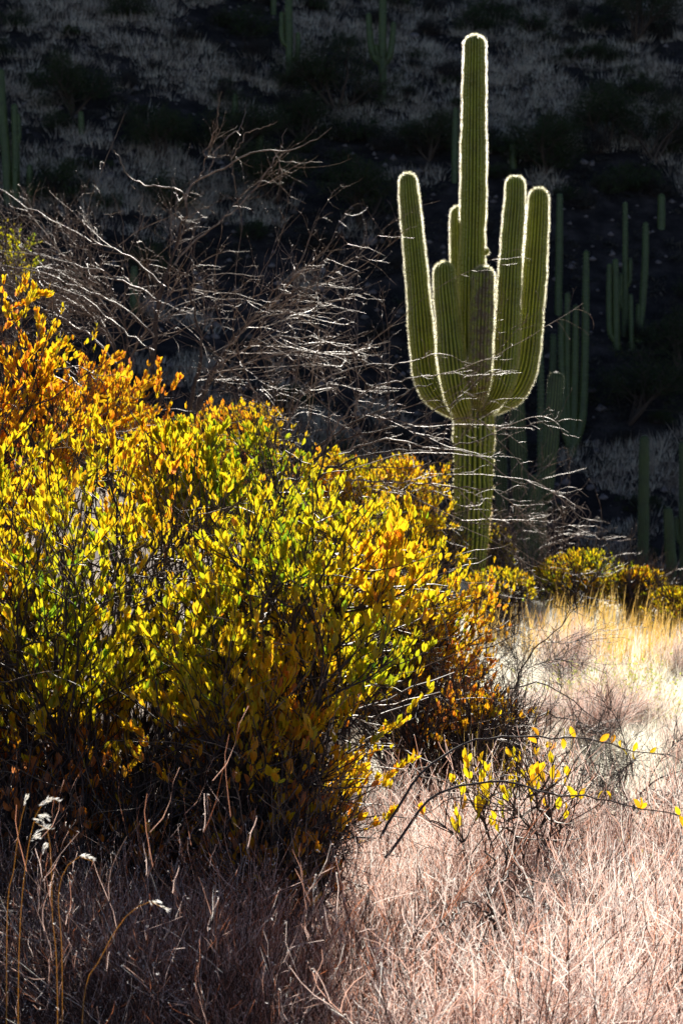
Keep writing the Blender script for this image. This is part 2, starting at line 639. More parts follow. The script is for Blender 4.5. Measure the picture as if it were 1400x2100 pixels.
def px(path, Y):
    """(u, v, half width px, dy) -> world ctrl points at distance Y+dy"""
    out = []
    for p in path:
        y = Y + (p[3] if len(p) > 3 else 0)
        a = at(p[0], p[1], y)
        out.append((a[0], a[1], a[2], p[2] / FPX * y))
    return out


YS = 24.0
root = thing('saguaro_cactus', at(964, 1215, YS), 'tall sunlit many-armed saguaro with glowing white rim of spines', 'cactus')
bpy.context.view_layer.update()
SP = (0.021, 13, .020, .043, .0027)
zc = CZ + (1050 - 900) / FPX * YS
corkf = lambda P: np.clip((zc - P[:, 2]) / 2.2, 0, 1) * 0.30
br = lambda V: np.clip(1.0 - (zc + .2 - V[:, 2]) * .45, .25, 1)
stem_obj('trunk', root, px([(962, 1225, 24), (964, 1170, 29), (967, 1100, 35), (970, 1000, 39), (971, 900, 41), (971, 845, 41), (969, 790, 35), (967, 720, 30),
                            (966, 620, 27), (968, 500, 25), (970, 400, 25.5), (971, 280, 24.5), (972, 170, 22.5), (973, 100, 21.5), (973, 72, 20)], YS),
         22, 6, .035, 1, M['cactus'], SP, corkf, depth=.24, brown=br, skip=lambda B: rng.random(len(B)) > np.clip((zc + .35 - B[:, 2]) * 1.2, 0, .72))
arms = [
    ([(962, 858, 9, 0), (928, 842, 14, .02), (893, 814, 22, .02), (873, 770, 25, .05), (865, 700, 25), (857, 600, 22.5), (848, 500, 21), (840, 420, 19.5), (835, 355, 17.5)], 'leftmost arm, slender and leaning outward'),
    ([(958, 872, 6, -.12), (949, 850, 17, -.36), (936, 808, 26, -.54), (926, 740, 28, -.58), (919, 660, 25, -.58), (912, 590, 22, -.58), (910, 537, 20, -.58)], 'short front arm left of the trunk'),
    ([(976, 838, 6, -.1), (980, 818, 15, -.42), (984, 775, 22, -.62), (986, 700, 23.5, -.66), (989, 620, 23, -.66), (991, 545, 21.5, -.66)], 'short dark front arm right of the trunk'),
    ([(985, 848, 8, -.1), (1008, 830, 15, -.28), (1030, 785, 24, -.36), (1038, 720, 25, -.28), (1043, 620, 24, -.28), (1049, 500, 22, -.28), (1055, 420, 20, -.28), (1056, 360, 18.5, -.28)], 'tall right arm nearer the trunk'),
    ([(975, 848, 8, .1), (1015, 836, 14, .18), (1050, 808, 23, .25), (1073, 760, 26, .25), (1083, 700, 25, .25), (1092, 600, 24, .25), (1099, 500, 22.5, .25), (1103, 430, 20.5, .25), (1104, 385, 18.5, .25)], 'rightmost arm, curving up from the trunk'),
    ([(965, 800, 16, .25), (952, 760, 20, .45), (946, 680, 20, .5), (943, 580, 19, .5), (941, 480, 18, .5), (941, 422, 16, .5)], 'arm mostly hidden behind the trunk'),
]
for i, (p, lab) in enumerate(arms):
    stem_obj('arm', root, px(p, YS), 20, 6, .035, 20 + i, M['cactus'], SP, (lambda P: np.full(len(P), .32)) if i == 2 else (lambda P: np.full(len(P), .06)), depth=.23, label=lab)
stem_obj('arm', root, px([(980, 522, 4, .0), (992, 517, 7, 0), (1002, 512, 7.5, 0), ], YS), 10, 6, .012, 40, M['cactus'], (0.016, 10, .02, .035, .0015),
         label='small round arm bud on the right side of the trunk')


def saguaro(stems, Y, label, seed, near=False, name='saguaro_cactus', bury=1.2):
    u, v = stems[0][0][0], stems[0][0][1]
    x0 = at(u, v, Y)
    gz = float(ground_z(x0[0], Y))
    r0 = thing(name, (x0[0], Y, gz), label, 'cactus', 'saguaros standing in the shade behind')
    bpy.context.view_layer.update()
    for k, p in enumerate(stems):
        c = px(p, Y)
        if k == 0 and c[0][2] > gz - .1:      # reach down into the ground
            c = [(c[0][0], c[0][1], gz - .15, c[0][3])] + c
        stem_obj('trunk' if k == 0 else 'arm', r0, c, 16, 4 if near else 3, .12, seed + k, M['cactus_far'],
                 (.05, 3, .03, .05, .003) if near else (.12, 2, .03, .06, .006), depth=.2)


def hill_Y(u, v):
    """distance at which the view ray through (u,v) meets the ground beyond the near slope"""
    for Y in np.arange(46, 150, .25):
        a = at(u, v, Y)
        if a[2] <= ground_z(a[0], Y):
            return float(Y)
    return 120.0


# near dark saguaros in the draw
saguaro([[(1108, 1100, 12), (1117, 1020, 15), (1128, 900, 17), (1136, 820, 16.5), (1140, 762, 15)]], 41.5, 'thick leaning saguaro just right of the sunlit trunk, in shade', 100, True)
saguaro([[(1085, 1190, 12), (1094, 1080, 13), (1097, 1020, 13), (1098, 972, 11)]], 40, 'short stubby saguaro in front of the thick leaning one', 110, True)
saguaro([[(1072, 1220, 14), (1070, 1080, 16), (1064, 960, 17), (1060, 880, 17), (1058, 800, 15)]], 42, 'dark saguaro column under the right arms of the sunlit one', 120, True)
saguaro([[(1030, 1180, 11), (1027, 1000, 13), (1022, 900, 14), (1019, 845, 12)]], 42.5, 'dark saguaro partly hidden by the right edge of the sunlit trunk', 130, True)
saguaro([[(1316, 1230, 11), (1318, 1100, 11.5), (1319, 980, 11), (1320, 893, 10)]], 44, 'single straight saguaro with pale crown at lower right', 140, True)
saguaro([[(1376, 1230, 11), (1373, 1130, 11.5), (1368, 1040, 9.5)]], 42, 'short saguaro near the right edge of the picture', 150, True)
saguaro([[(1399, 1220, 7), (1399, 1080, 8), (1397, 905, 6)], [(1399, 1120, 5), (1388, 1100, 5), (1385, 1060, 4.5)]], 46, 'saguaro cut off by the right edge of the picture', 160, True)
saguaro([[(1108, 900, 7), (1108, 780, 7), (1106, 700, 6)]], 52, 'slim dark saguaro between the sunlit one and the thick leaning one', 165)
far_s = [
    ([[(1172, 935, 9), (1176, 840, 8.5), (1178, 740, 8), (1180, 625, 6.5)], [(1176, 915, 8), (1192, 860, 9), (1198, 740, 8), (1200, 620, 7.5), (1201, 514, 6)],
      [(1170, 925, 7), (1157, 880, 7.5), (1154, 800, 7), (1150, 720, 7), (1151, 650, 6)], [(1165, 900, 6), (1163, 800, 6.5), (1162, 700, 6.5), (1163, 600, 5.5)]],
     'cluster of four tall slim saguaro stems on the right'),
    ([[(1128, 860, 7), (1132, 780, 7.5), (1134, 684, 6)]], 'slim saguaro left of the four-stem cluster'),
    ([[(1144, 650, 7.5), (1146, 500, 7.5), (1147, 396, 6)]], 'straight pale saguaro just right of the lit arms'),
    ([[(1264, 720, 8), (1262, 620, 7), (1261, 530, 6)], [(1262, 700, 6), (1250, 680, 6), (1248, 600, 6), (1249, 540, 5)]], 'twin-stemmed saguaro on the dark right slope'),
    ([[(1280, 690, 7), (1281, 550, 6), (1281, 414, 5)], [(1281, 590, 5), (1290, 575, 4.5), (1291, 530, 4.5)], [(1281, 640, 5), (1272, 620, 5), (1273, 560, 4)]], 'slender saguaro with two small arms on the right slope'),
    ([[(1309, 700, 6), (1318, 600, 7.5), (1322, 530, 7), (1323, 455, 6)]], 'tall pale saguaro leaning slightly on the right slope'),
    ([[(1306, 700, 6), (1307, 660, 6), (1308, 622, 5)]], 'stub of a saguaro at the foot of the leaning one'),
    ([[(1354, 475, 8), (1355, 440, 8), (1355, 397, 7)]], 'short thick saguaro high on the right slope'),
    ([[(1295, 720, 5), (1293, 650, 5), (1292, 603, 4.5)]], 'thin low saguaro stem between the right-hand ones'),
    ([[(594, 172, 7), (593, 100, 7.5), (592, 40, 8), (592, -40, 7)], [(592, 95, 5), (582, 88, 5.5), (578, 70, 5.5), (578, 24, 5)], [(593, 125, 4), (608, 118, 5), (611, 100, 5), (611, 66, 4.5)]], 'pale saguaro with an arm each side at top centre-left'),
    ([[(560, 30, 6), (562, -30, 6.5)]], 'saguaro foot at the top edge left of the two-armed one'),
    ([[(783, 210, 7.5), (784, 150, 8.5), (784, 60, 8), (785, -40, 7)], [(784, 132, 6), (768, 120, 7), (760, 90, 7), (755, 26, 5.5)], [(785, 135, 6), (797, 118, 7), (803, 90, 6.5), (807, 44, 5)], [(780, 140, 4), (773, 110, 5), (771, 90, 4.5)]], 'candelabra saguaro with raised arms at top centre'),
    ([[(931, 378, 6), (932, 300, 6.5), (934, 220, 5)]], 'thin dark saguaro behind the lit main column'),
    ([[(1052, 345, 7), (1051, 320, 7), (1052, 293, 6)]], 'small dark saguaro right of the lit main column'),
    ([[(482, 252, 6), (482, 225, 6.5), (483, 192, 5.5)]], 'small saguaro among dark trees left of centre'),
    ([[(532, 330, 7), (533, 290, 7.5), (533, 240, 6.5)]], 'stubby saguaro behind the tips of the bare branches'),
    ([[(168, 280, 6), (167, 250, 6), (166, 228, 5)]], 'small dark saguaro on the upper left slope'),
    ([[(18, 420, 9), (14, 330, 9.5), (6, 230, 9), (2, 140, 7.5)]], 'tall saguaro at the left edge of the picture'),
    ([[(33, 425, 8), (33, 330, 8), (30, 212, 6.5)], [(33, 300, 4), (40, 280, 4.5), (38, 232, 4)]], 'saguaro with a small arm beside the left-edge one'),
    ([[(61, 425, 6.5), (62, 380, 7), (62, 337, 6)]], 'short saguaro right of the left-edge pair'),
    ([[(34, 430, 6), (33, 390, 6.5), (33, 346, 5.5)]], 'short saguaro in front of the left-edge pair'),
    ([[(276, 640, 8), (275, 590, 8), (276, 545, 7)]], 'dark saguaro seen through the left bare branches'),
]
for i, (st, lab) in enumerate(far_s):
    saguaro(st, hill_Y(st[0][0][0], st[0][0][1]), lab, 200 + i * 10)


# ------------------------------------------------------------------ hillside vegetation
def hill_points(n, vmin=-150, vmax=1240, r=None):
    r = r or rng
    Y = 50 + (r.random(n)) * 68
    X = (r.random(n) * 2 - 1) * 0.21 * Y
    return X, Y


def blades(acc, X, Y, Z, n_per, h, spread, w, r, tint=(.2, .9), lean=.45, K=3, m=0, wind=(0, 0)):
    N = len(X)
    B = np.stack([X, Y, Z], 1)
    B = np.repeat(B, n_per, 0)
    n = len(B)
    hh = np.repeat(np.broadcast_to(h, (N,)), n_per) * (0.5 + r.random(n) * .6)
    off = r.normal(0, 1, (n, 3)) * np.repeat(np.broadcast_to(spread, (N,)), n_per)[:, None]
    off[:, 2] = 0
    B = B + off
    d0 = norm(np.stack([r.normal(0, lean, n) + wind[0], r.normal(0, lean, n) + wind[1], np.ones(n)], 1))
    side = norm(np.cross(d0, r.normal(0, 1, (n, 3)))) * (w / 2)
    bend = np.stack([r.normal(wind[0], lean, n), r.normal(wind[1], lean, n), -.2 * r.random(n)], 1)
    P = [B, B + d0 * hh[:, None] * .55, B + (d0 + bend * .35) * hh[:, None]]
    V = np.stack([P[0] - side, P[0] + side, P[1] - side * .8, P[1] + side * .8, P[2]], 1)
    k = np.arange(n) * 5
    F3 = np.stack([k + 2, k + 3, k + 4], 1)
    F4 = np.stack([k, k + 1, k + 3, k + 2], 1)
    t = tint[0] + (tint[1] - tint[0]) * (0.6 * np.repeat(r.random(N), n_per) + .4 * r.random(n))
    acc.add(V.reshape(-1, 3), [F4, F3], np.repeat(t, 5), m)


r = np.random.default_rng(5)
X, Y = hill_points(72000, r=r)
A = at(0, 0, 1)
Z = ground_z(X, Y)
vv = 1050 - (Z - CZ) / Y * FPX
patch = vnoise(X, Y * 1.3, 5.0, 7) * .6 + vnoise(X, Y, 1.9, 8) * .5
thr = np.interp(vv, [-100, 150, 420, 700, 1200], [-.50, -.34, .02, .25, .20])
keep = (patch > thr) & (vnoise(X + Y * .37, Y - X * .21, .8, 9) + .7 * vnoise(X, Y, 2.1, 10) + r.normal(0, .35, len(X)) > -.1)
X, Y, Z = X[keep], Y[keep], Z[keep]
acc = Acc()
nb = 11
B = np.repeat(np.stack([X, Y, Z - .03], 1), nb, 0)
n = len(B)
tuft = np.repeat(r.uniform(.4, 1.3, len(X)), nb)
off = r.normal(0, .15, (n, 3)) * [1, 1, 0]
B = B + off * tuft[:, None]
d = norm(off * 2.2 + r.normal(0, .18, (n, 3)) + [0, 0, 1])
sdv = norm(np.cross(d, r.normal(0, 1, (n, 3)))) * .015
V = np.stack([B - sdv, B + sdv, B + d * (r.uniform(.22, .55, n) * tuft)[:, None]], 1).reshape(-1, 3)
acc.add(V, [np.arange(n * 3).reshape(-1, 3)], np.repeat(np.clip(.75 * np.repeat(r.random(len(X)), nb) + .3 * r.random(n), 0, 1), 3))
link('dry_grass', acc.mesh('dry_grass', M['hill_straw'], False), kind='stuff', label='pale dry bunch grass scattered over the shaded hillside', cat='grass')

# bushes: several shapes, copied
def bush_mesh(name, seed, rad, h, n, leaf, mat, twigs=60, tl=.12):
    r = np.random.default_rng(seed)
    acc = Acc()
    S = np.zeros((twigs, 3)) + r.normal(0, .04, (twigs, 3)) * [1, 1, 0]
    D = np.stack([r.normal(0, .8, twigs), r.normal(0, .8, twigs), r.uniform(.35, 1.3, twigs)], 1)
    P = grow(S, D, h * r.uniform(.7, 1.15, twigs), 6, .14, 0, r=r)
    P[:, :, 0] *= rad / h
    P[:, :, 1] *= rad / h
    V, F = tubes(P, taper(twigs, 6, .018, .004))
    acc.add(V, F, 0.2, 1)
    S2, D2, _ = children(P, twigs * 5, 1.0, .3, r)
    P2 = grow(S2, D2, h * .35, 4, .2, .1, r=r)
    V, F = tubes(P2, taper(len(P2), 4, .007, .002))
    acc.add(V, F, 0.2, 1)
    nc = max(10, n // 40)
    cs, cd, _ = children(P2, nc, .5, .2, r)
    i = r.integers(0, nc, n)
    p = cs[i] + r.normal(0, .11 * h, (n, 3))
    p[:, 2] = np.abs(p[:, 2])
    tint = np.clip(np.repeat(r.random(nc), 1)[i] * .6 + r.random(n) * .4, 0, 1)
    A_ = norm(r.normal(0, 1, (n, 3)) + [0, 0, .6])
    leaves_mesh(acc, p, leaf_frames(A_, r, .2), leaf * r.uniform(.6, 1.3, n), tint, 0, 0, 1.0)
    return acc.mesh(name, [mat, M['twig_dark']], False)


BV = [bush_mesh('bush', 300 + i, rd, h, n, lf, M[mt]) for i, (rd, h, n, lf, mt) in enumerate([
    (.9, .9, 2600, .07, 'leaf_grey'), (1.1, .8, 3000, .07, 'leaf_green'), (.7, .7, 2000, .06, 'leaf_grey'),
    (1.3, 1.2, 3600, .08, 'leaf_green'), (.8, 1.0, 2400, .06, 'leaf_grey'), (1.0, .6, 2200, .07, 'leaf_green')])]
kinds = ['low grey-brown desert bush', 'low dark green desert bush', 'small round grey bush', 'broad dark green bush', 'upright greyish bush', 'flat dull green bush']
X, Y = hill_points(900, r=r)
Z = ground_z(X, Y)
vv = 1050 - (Z - CZ) / Y * FPX
uu = 700 + X / Y * FPX
dens = -(vnoise(X, Y * 1.3, 5.0, 7) * .6 + vnoise(X, Y, 1.9, 8) * .5) + .45 * r.normal(0, 1, 900)
thr = np.interp(vv, [-100, 200, 450, 1200], [-.35, -.3, -.25, -.2])
ok = np.where((dens > thr) & (uu > -60) & (uu < 1460) & (vv > -60) & (vv < 1240) & ((vv < 430) | (r.random(900) < .35)))[0][:300]


def where_on(u, v):
    a = 'upper' if v < 330 else ('middle' if v < 720 else 'lower')
    b = 'left' if u < 460 else ('centre' if u < 930 else 'right')
    return a, b


for j in ok:
    k = int(r.integers(0, 6))
    o = link('desert_bush', BV[k], None, (float(X[j]), float(Y[j]), float(Z[j]) - .05))
    s = float(r.uniform(.5, 1.2))
    o.scale = (s, s, s * float(r.uniform(.8, 1.15)))
    o.rotation_euler = (0, 0, float(r.random() * 6.28))
    a, b = where_on(uu[j], vv[j])
    o['label'] = f'{kinds[k]} on the {a} {b} part of the shaded hillside'
    o['category'] = 'bush'
    o['group'] = 'bushes dotted over the shaded hillside'


X, Y = hill_points(8500, r=r)
k = vnoise(X, Y, 3.0, 41) + .5 * vnoise(X, Y, 1.2, 42) > -.35
X, Y = X[k], Y[k]
nb = 34
B = np.repeat(np.stack([X, Y, ground_z(X, Y)], 1), nb, 0)
n = len(B)
sz = np.repeat(r.uniform(.12, .42, len(X)), nb)[:, None]
off = norm(r.normal(0, 1, (n, 3)))
off[:, 2] = np.abs(off[:, 2]) * .8
acc = Acc()
leaves_mesh(acc, B + off * sz * r.random((n, 1)) ** .4, leaf_frames(norm(off + r.normal(0, .5, (n, 3))), r, .1), r.uniform(.06, .14, n), np.clip(np.repeat(r.random(len(X)), nb) * .8 + .2 * r.random(n), 0, 1), 0)
link('low_scrub', acc.mesh('low_scrub', M['leaf_grey'], False), kind='stuff', label='low dark scrub covering the shaded hillside', cat='scrub')


# palo verde trees, dark green and taller
def tree_parts(seed, h, n):
    r = np.random.default_rng(seed)
    S = np.zeros((5, 3))
    D = np.stack([r.normal(0, .5, 5), r.normal(0, .5, 5), np.ones(5)], 1)
    P = grow(S, D, h * .7, 8, .12, .05, r=r)
    V, F = tubes(P, taper(5, 8, .09, .03), 5)
    tr = Acc()
    tr.add(V, F)
    S2, D2, _ = children(P, 40, .9, .35, r)
    P2 = grow(S2, D2, h * .45, 6, .15, .05, r=r)
    V, F = tubes(P2, taper(40, 6, .03, .01), 3)
    tr.add(V, F)
    S3, D3, _ = children(P2, 300, .9, .2, r)
    P3 = grow(S3, D3, h * .25, 5, .2, .05, r=r)
    V, F = tubes(P3, taper(300, 5, .01, .004), 3)
    tr.add(V, F)
    cr = Acc()
    S4, D4, _ = children(P3, n, .8, .1, r)
    S4 = S4 + r.normal(0, .10, S4.shape)
    leaves_mesh(cr, S4, leaf_frames(D4, r, .2), r.uniform(.06, .16, n), np.clip(r.normal(.5, .25, n), 0, 1), 0, 0, .5)
    return tr.mesh('trunk', M['bark']), cr.mesh('crown', M['leaf_green'], False)


TV = [tree_parts(400 + i, h, n) for i, (h, n) in enumerate([(3.2, 9000), (2.6, 8000), (3.8, 10000)])]
trees = [(330, 330, 1, 'dark palo verde tree upper left behind the bare branches'), (150, 240, 1, 'dark palo verde tree on the far upper left slope'),
         (470, 330, 0, 'dark palo verde tree above the bare branch tips'), (620, 300, 1, 'dark palo verde tree left of the candelabra saguaro'),
         (690, 230, 0, 'dark palo verde tree at the foot of the candelabra saguaro'), (1300, 90, 2, 'large dark palo verde tree in the upper right corner'),
         (1340, 330, 2, 'broad dark palo verde tree on the right slope'), (1240, 300, 1, 'dark palo verde tree right of the lit column'),
         (560, 420, 1, 'dark palo verde tree behind the middle of the bare branches'), (1290, 870, 0, 'dark palo verde tree low on the right slope'),
         (880, 330, 1, 'dark palo verde tree left of the lit column'), (1120, 360, 1, 'dark palo verde tree above the lit right arms'),
         (740, 470, 0, 'dark palo verde tree left of the lit left arm'), (1390, 760, 1, 'dark palo verde tree at the right edge')]
for k, (u, v, t, lab) in enumerate(trees):
    Yt = hill_Y(u, v)
    x0 = at(u, v, Yt)
    o = thing('palo_verde_tree', (x0[0], Yt, float(ground_z(x0[0], Yt)) - .05), lab, 'tree', 'dark palo verde trees on the hillside')
    o.rotation_euler = (0, 0, k * 1.7)
    s = .8 + .25 * ((k * 37) % 10) / 10
    o.scale = (s * 1.1, s * 1.1, s * .85)
    link('trunk', TV[t][0], o)
    link('crown', TV[t][1], o, kind='stuff')


# boulders
def rock_mesh(seed):
    r = np.random.default_rng(seed)
    n1, n2 = 9, 14
    th = np.linspace(0.02, PI - .02, n1)
    ph = np.arange(n2) / n2 * 2 * PI
    T, Ph = np.meshgrid(th, ph, indexing='ij')
    d = np.stack([np.sin(T) * np.cos(Ph), np.sin(T) * np.sin(Ph), np.cos(T)], -1)
    rad = np.ones((n1, n2))
    for _ in range(9):   # flat chipped faces
        ax = norm(r.normal(0, 1, 3))
        lim = r.uniform(.55, .85)
        c = d @ ax
        rad = np.minimum(rad, np.where(c > .01, lim / np.maximum(c, .01), 9))
    V = d * rad[..., None] * [1, .8, .7]
    V = V.reshape(-1, 3)
    i = np.arange(n1 * n2).reshape(n1, n2)
    q = np.stack([i[:-1], i[1:], np.roll(i[1:], -1, 1), np.roll(i[:-1], -1, 1)], -1).reshape(-1, 4)
    return mesh_from('boulder', V, [q], M['rock'], smooth_shade=False)


RV = [rock_mesh(500 + i) for i in range(5)]
rocks = [(850, 78, 12, 'pinkish boulder among grass at top, left of the lit column'), (310, 640, 26, 'large pale boulder seen through the bare branches'),
         (700, 520, 14, 'boulder on the dark slope left of the lit left arm'), (760, 505, 16, 'boulder nearer the lit left arm on the dark slope'),
         (655, 490, 12, 'small boulder on the dark slope behind branch tips'), (1152, 66, 6, 'small pale stone on the upper right slope'),
         (830, 285, 9, 'stone on the slope left of the lit column'), (560, 460, 13, 'boulder behind the middle bare branches'),
         (1210, 1010, 10, 'dark boulder low on the right slope'), (1150, 300, 8, 'stone above the rightmost lit arm'),
         (1240, 1090, 9, 'dark stone just above the lit bushes at right')]
for k, (u, v, hw, lab) in enumerate(rocks):
    Yt = hill_Y(u, v)
    x0 = at(u, v, Yt)
    o = link('boulder', RV[k % 5], None, (x0[0], Yt, float(ground_z(x0[0], Yt)) + .05), None, lab, 'boulder', 'boulders on the hillside')
    s = hw / FPX * Yt
    o.scale = (s, s, s)
    o.rotation_euler = (.3 * k, .2, k * 1.1)
X, Y = hill_points(2600, r=r)
Z = ground_z(X, Y)
Vr = np.empty((len(RV[0].vertices), 3), np.float32)
acc = Acc()
for k in range(5):
    V0 = np.empty(len(RV[k].vertices) * 3, np.float32)
    RV[k].vertices.foreach_get('co', V0)
    V0 = V0.reshape(-1, 3)[::1]
    sel = np.arange(k, len(X), 5)
    # coarse stones: an octahedron cut from the boulder's proportions
    O = np.array([[1, 0, 0], [-1, 0, 0], [0, .8, 0], [0, -.8, 0], [0, 0, .7], [0, 0, -.7]], float) * (1 + .25 * r.normal(0, 1, (6, 1)))
    FO = np.array([[0, 2, 4], [2, 1, 4], [1, 3, 4], [3, 0, 4], [2, 0, 5], [1, 2, 5], [3, 1, 5], [0, 3, 5]])
    sz = r.uniform(.05, .22, len(sel))[:, None, None]
    a = r.random(len(sel)) * 6.28
    ca, sa = np.cos(a)[:, None], np.sin(a)[:, None]
    W = np.stack([O[None, :, 0] * ca - O[None, :, 1] * sa, O[None, :, 0] * sa + O[None, :, 1] * ca, np.broadcast_to(O[None, :, 2], (len(sel), 6))], -1) * sz
    W = W + np.stack([X[sel], Y[sel], Z[sel]], 1)[:, None]
    acc.add(W.reshape(-1, 3), [(FO[None] + (np.arange(len(sel)) * 6)[:, None, None]).reshape(-1, 3)])
link('loose_stones', acc.mesh('loose_stones', M['rock'], False), kind='stuff', label='loose stones strewn over the shaded hillside', cat='stones')


# ------------------------------------------------------------------ golden-leaved shrubs (leaf pairs on upright twigs)
LEAFV = []
for k in range(10):
    acc = Acc()
    z1 = np.array([[0., 0, 1.]])
    leaves_mesh(acc, np.zeros((1, 3)), (np.array([[1., 0, 0]]), np.array([[0., 1, 0]]), z1), np.ones(1), np.array([0.08 + k * .095]), 2)
    LEAFV.append(acc.mesh('leaf', M['leaf']))


def gold_shrub(name, label, center, rad, Y, seed, n_leaf, leaf, tint, single=0, group='golden-leaved shrubs', depth=None, rootpx=None, arcs=None, twigs_extra=1.0, up=.10, detail=2, fill=1.0, lowtint=None, nb=16, thick=1.0):
    """center (u,v) and rad (ru,rv) are the crown's size as measured in the photograph at distance Y"""
    r = np.random.default_rng(seed)
    c = at(center[0], center[1], Y)
    RX, RZ = rad[0] / FPX * Y, rad[1] / FPX * Y
    RY = depth or max(.35, min(RX, .8))
    ru = rootpx if rootpx is not None else center[0]
    rx = (ru - 700) / FPX * Y
    gz = float(ground_z(rx, Y))
    base = np.array([rx, Y, gz - .03])
    root = thing(name, base, label, 'shrub', group)
    # boughs from the root to points spread in the crown
    tgt = norm(r.normal(0, 1, (nb, 3)) * [1, .8, .8] + [0, 0, .25]) * r.uniform(.35, .85, (nb, 1)) * [RX, RY, RZ] + c
    t = np.linspace(0, 1, 9)[None, :, None]
    S = base + r.normal(0, .05, (nb, 3)) * [1, 1, 0]
    mid = (S + tgt) / 2 + r.normal(0, .08, (nb, 3)) + [0, 0, .05]
    P = ((1 - t) ** 2) * S[:, None] + 2 * t * (1 - t) * mid[:, None] + t * t * tgt[:, None]
    P[:, 1:] += r.normal(0, .012, P[:, 1:].shape)
    r0 = .0075 * thick * max(1, Y / 9)
    for k in range(nb):
        a = Acc()
        V, F = tubes(P[k:k + 1], taper(1, 9, r0, r0 * .4), 5)
        a.add(V - base, F)
        link('branch', a.mesh('branch', M['twig_dark']), root)
    ell = lambda q: (((q - c) / [RX, RY, RZ]) ** 2).sum(-1)
    bump = lambda q: 1 + (.30 if detail == 2 else .50) * vnoise(q[:, 0] + q[:, 1] * .7, q[:, 2] - q[:, 1] * .4, .22 * max(1, Y / 7), seed)
    n2 = int(170 * twigs_extra * (.6 if Y > 12 else 1))
    S2, D2, _ = children(P, n2, 1.1, .3, r)
    P2 = grow(S2, D2 + [0, 0, .1], r.uniform(.45, 1.0, n2) * (RX + RZ) * .5, 7, .22, .03, r=r)
    S3, D3, _ = children(P2, n2 * 5, .9, .15, r)
    P3 = grow(S3, D3 + [0, 0, .35], r.uniform(.10, .26, n2 * 5) * max(1, Y / 10), 6, .16, up, r=r)
    k2 = ell(P2[:, 3]) < 1.05
    k3 = ell(P3[:, 2]) < bump(P3[:, 2])
    P2, P3 = P2[k2], P3[k3]
    tw = Acc()
    V, F = tubes(P2, taper(len(P2), 7, .0042, .0016) * max(1, Y / 8))
    tw.add(V - base, F)
    V, F = tubes(P3, taper(len(P3), 6, .0022, .0010) * max(1, Y / 8))
    tw.add(V - base, F)
    # leaves: opposite pairs on the last twigs
    nn = n_leaf // 2
    i = r.integers(0, len(P3), nn)
    tt = np.clip(r.beta(2.2, 1.2, nn) * 5, 0, 4.99)
    kk = np.floor(tt).astype(int)
    f = (tt - kk)[:, None]
    S4 = P3[i, kk] * (1 - f) + P3[i, kk + 1] * f
    D4 = norm(P3[i, kk + 1] - P3[i, kk])
    side = norm(np.cross(D4, r.normal(0, 1, (nn, 3))))
    Pl, Ax = [], []
    for sgn in (1, -1):
        Pl.append(S4 + side * sgn * .001)
        Ax.append(norm(D4 * .7 + side * sgn * .48 + [0, 0, .85] + r.normal(0, .16, (nn, 3))))
    Pl, Ax = np.concatenate(Pl), np.concatenate(Ax)
    gap = vnoise(Pl[:, 0] * 1.0 + Pl[:, 1] * .5, Pl[:, 2] + Pl[:, 1] * .3, .085 * max(1, Y / 6), seed + 9) + .7 * vnoise(Pl[:, 0], Pl[:, 2], .21 * max(1, Y / 6), seed + 19)
    low = np.clip((c[2] - Pl[:, 2]) / RZ, 0, 1)
    k = (ell(Pl) < bump(Pl) * 1.08) & (r.random(len(Pl)) < fill * np.clip(.68 + 1.4 * gap - .50 * low, .04, 1)) & (Pl[:, 2] > ground_z(Pl[:, 0], Pl[:, 1]) + .02)
    Pl, Ax = Pl[k], Ax[k]
    n = len(Pl)
    L = leaf * (.5 + .95 * r.beta(2.2, 2.6, n))
    zz = (Pl[:, 2] - c[2]) / RZ
    tn = tint[0] + tint[1] * r.normal(0, 1, n) + .16 * vnoise(Pl[:, 0], Pl[:, 2], .25, seed + 3) * 1.2
    if lowtint is not None:
        tn = tn + lowtint * np.clip(-zz, 0, 1)
    tn = np.clip(tn, .0, 1)
    fr = leaf_frames(Ax, r, .55)
    single_idx = np.array([], int)
    if single:
        # the leaves that show largest: nearest one in each small cell of the view
        u = Pl[:, 0] / Pl[:, 1] * FPX
        v = Pl[:, 2] / Pl[:, 1] * FPX
        cell = np.round(u / 14).astype(int) * 5000 + np.round(v / 14).astype(int)
        o = np.lexsort((Pl[:, 1], cell))
        _, first = np.unique(cell[o], return_index=True)
        cand = o[first]
        cam_d = norm(Pl[cand] - [0, 0, CZ])
        area = L[cand] ** 2 / Pl[cand, 1] ** 2 * (.2 + np.abs((fr[1][cand] * cam_d).sum(1)))
        inview = (np.abs(u[cand]) < 700)
        single_idx = cand[np.argsort(-(area * inview))[:single]]
        for j in single_idx:
            lo = link('leaf', LEAFV[int(np.clip(round((tn[j] - .08) / .095), 0, 9))], root)
            x, y_, z = fr[0][j] * L[j], fr[1][j] * L[j], fr[2][j] * L[j]
            p = Pl[j] - base
            lo.matrix_local = Matrix([[x[0], y_[0], z[0], p[0]], [x[1], y_[1], z[1], p[1]], [x[2], y_[2], z[2], p[2]], [0, 0, 0, 1]])
    rest = np.ones(n, bool)
    rest[single_idx] = False
    lf = Acc()
    leaves_mesh(lf, Pl[rest] - base, tuple(q[rest] for q in fr), L[rest], tn[rest], 1.5 if detail == 2 else detail, 0, .84)
    link('foliage', lf.mesh('foliage', M['leaf']), root, kind='stuff')
    link('twigs', tw.mesh('twigs', M['twig_dark']), root, kind='stuff')
    nd = int(190 * twigs_extra * (.35 if Y > 10 else 1))
    S5, D5, _ = children(P2, nd, 1.2, .1, r)
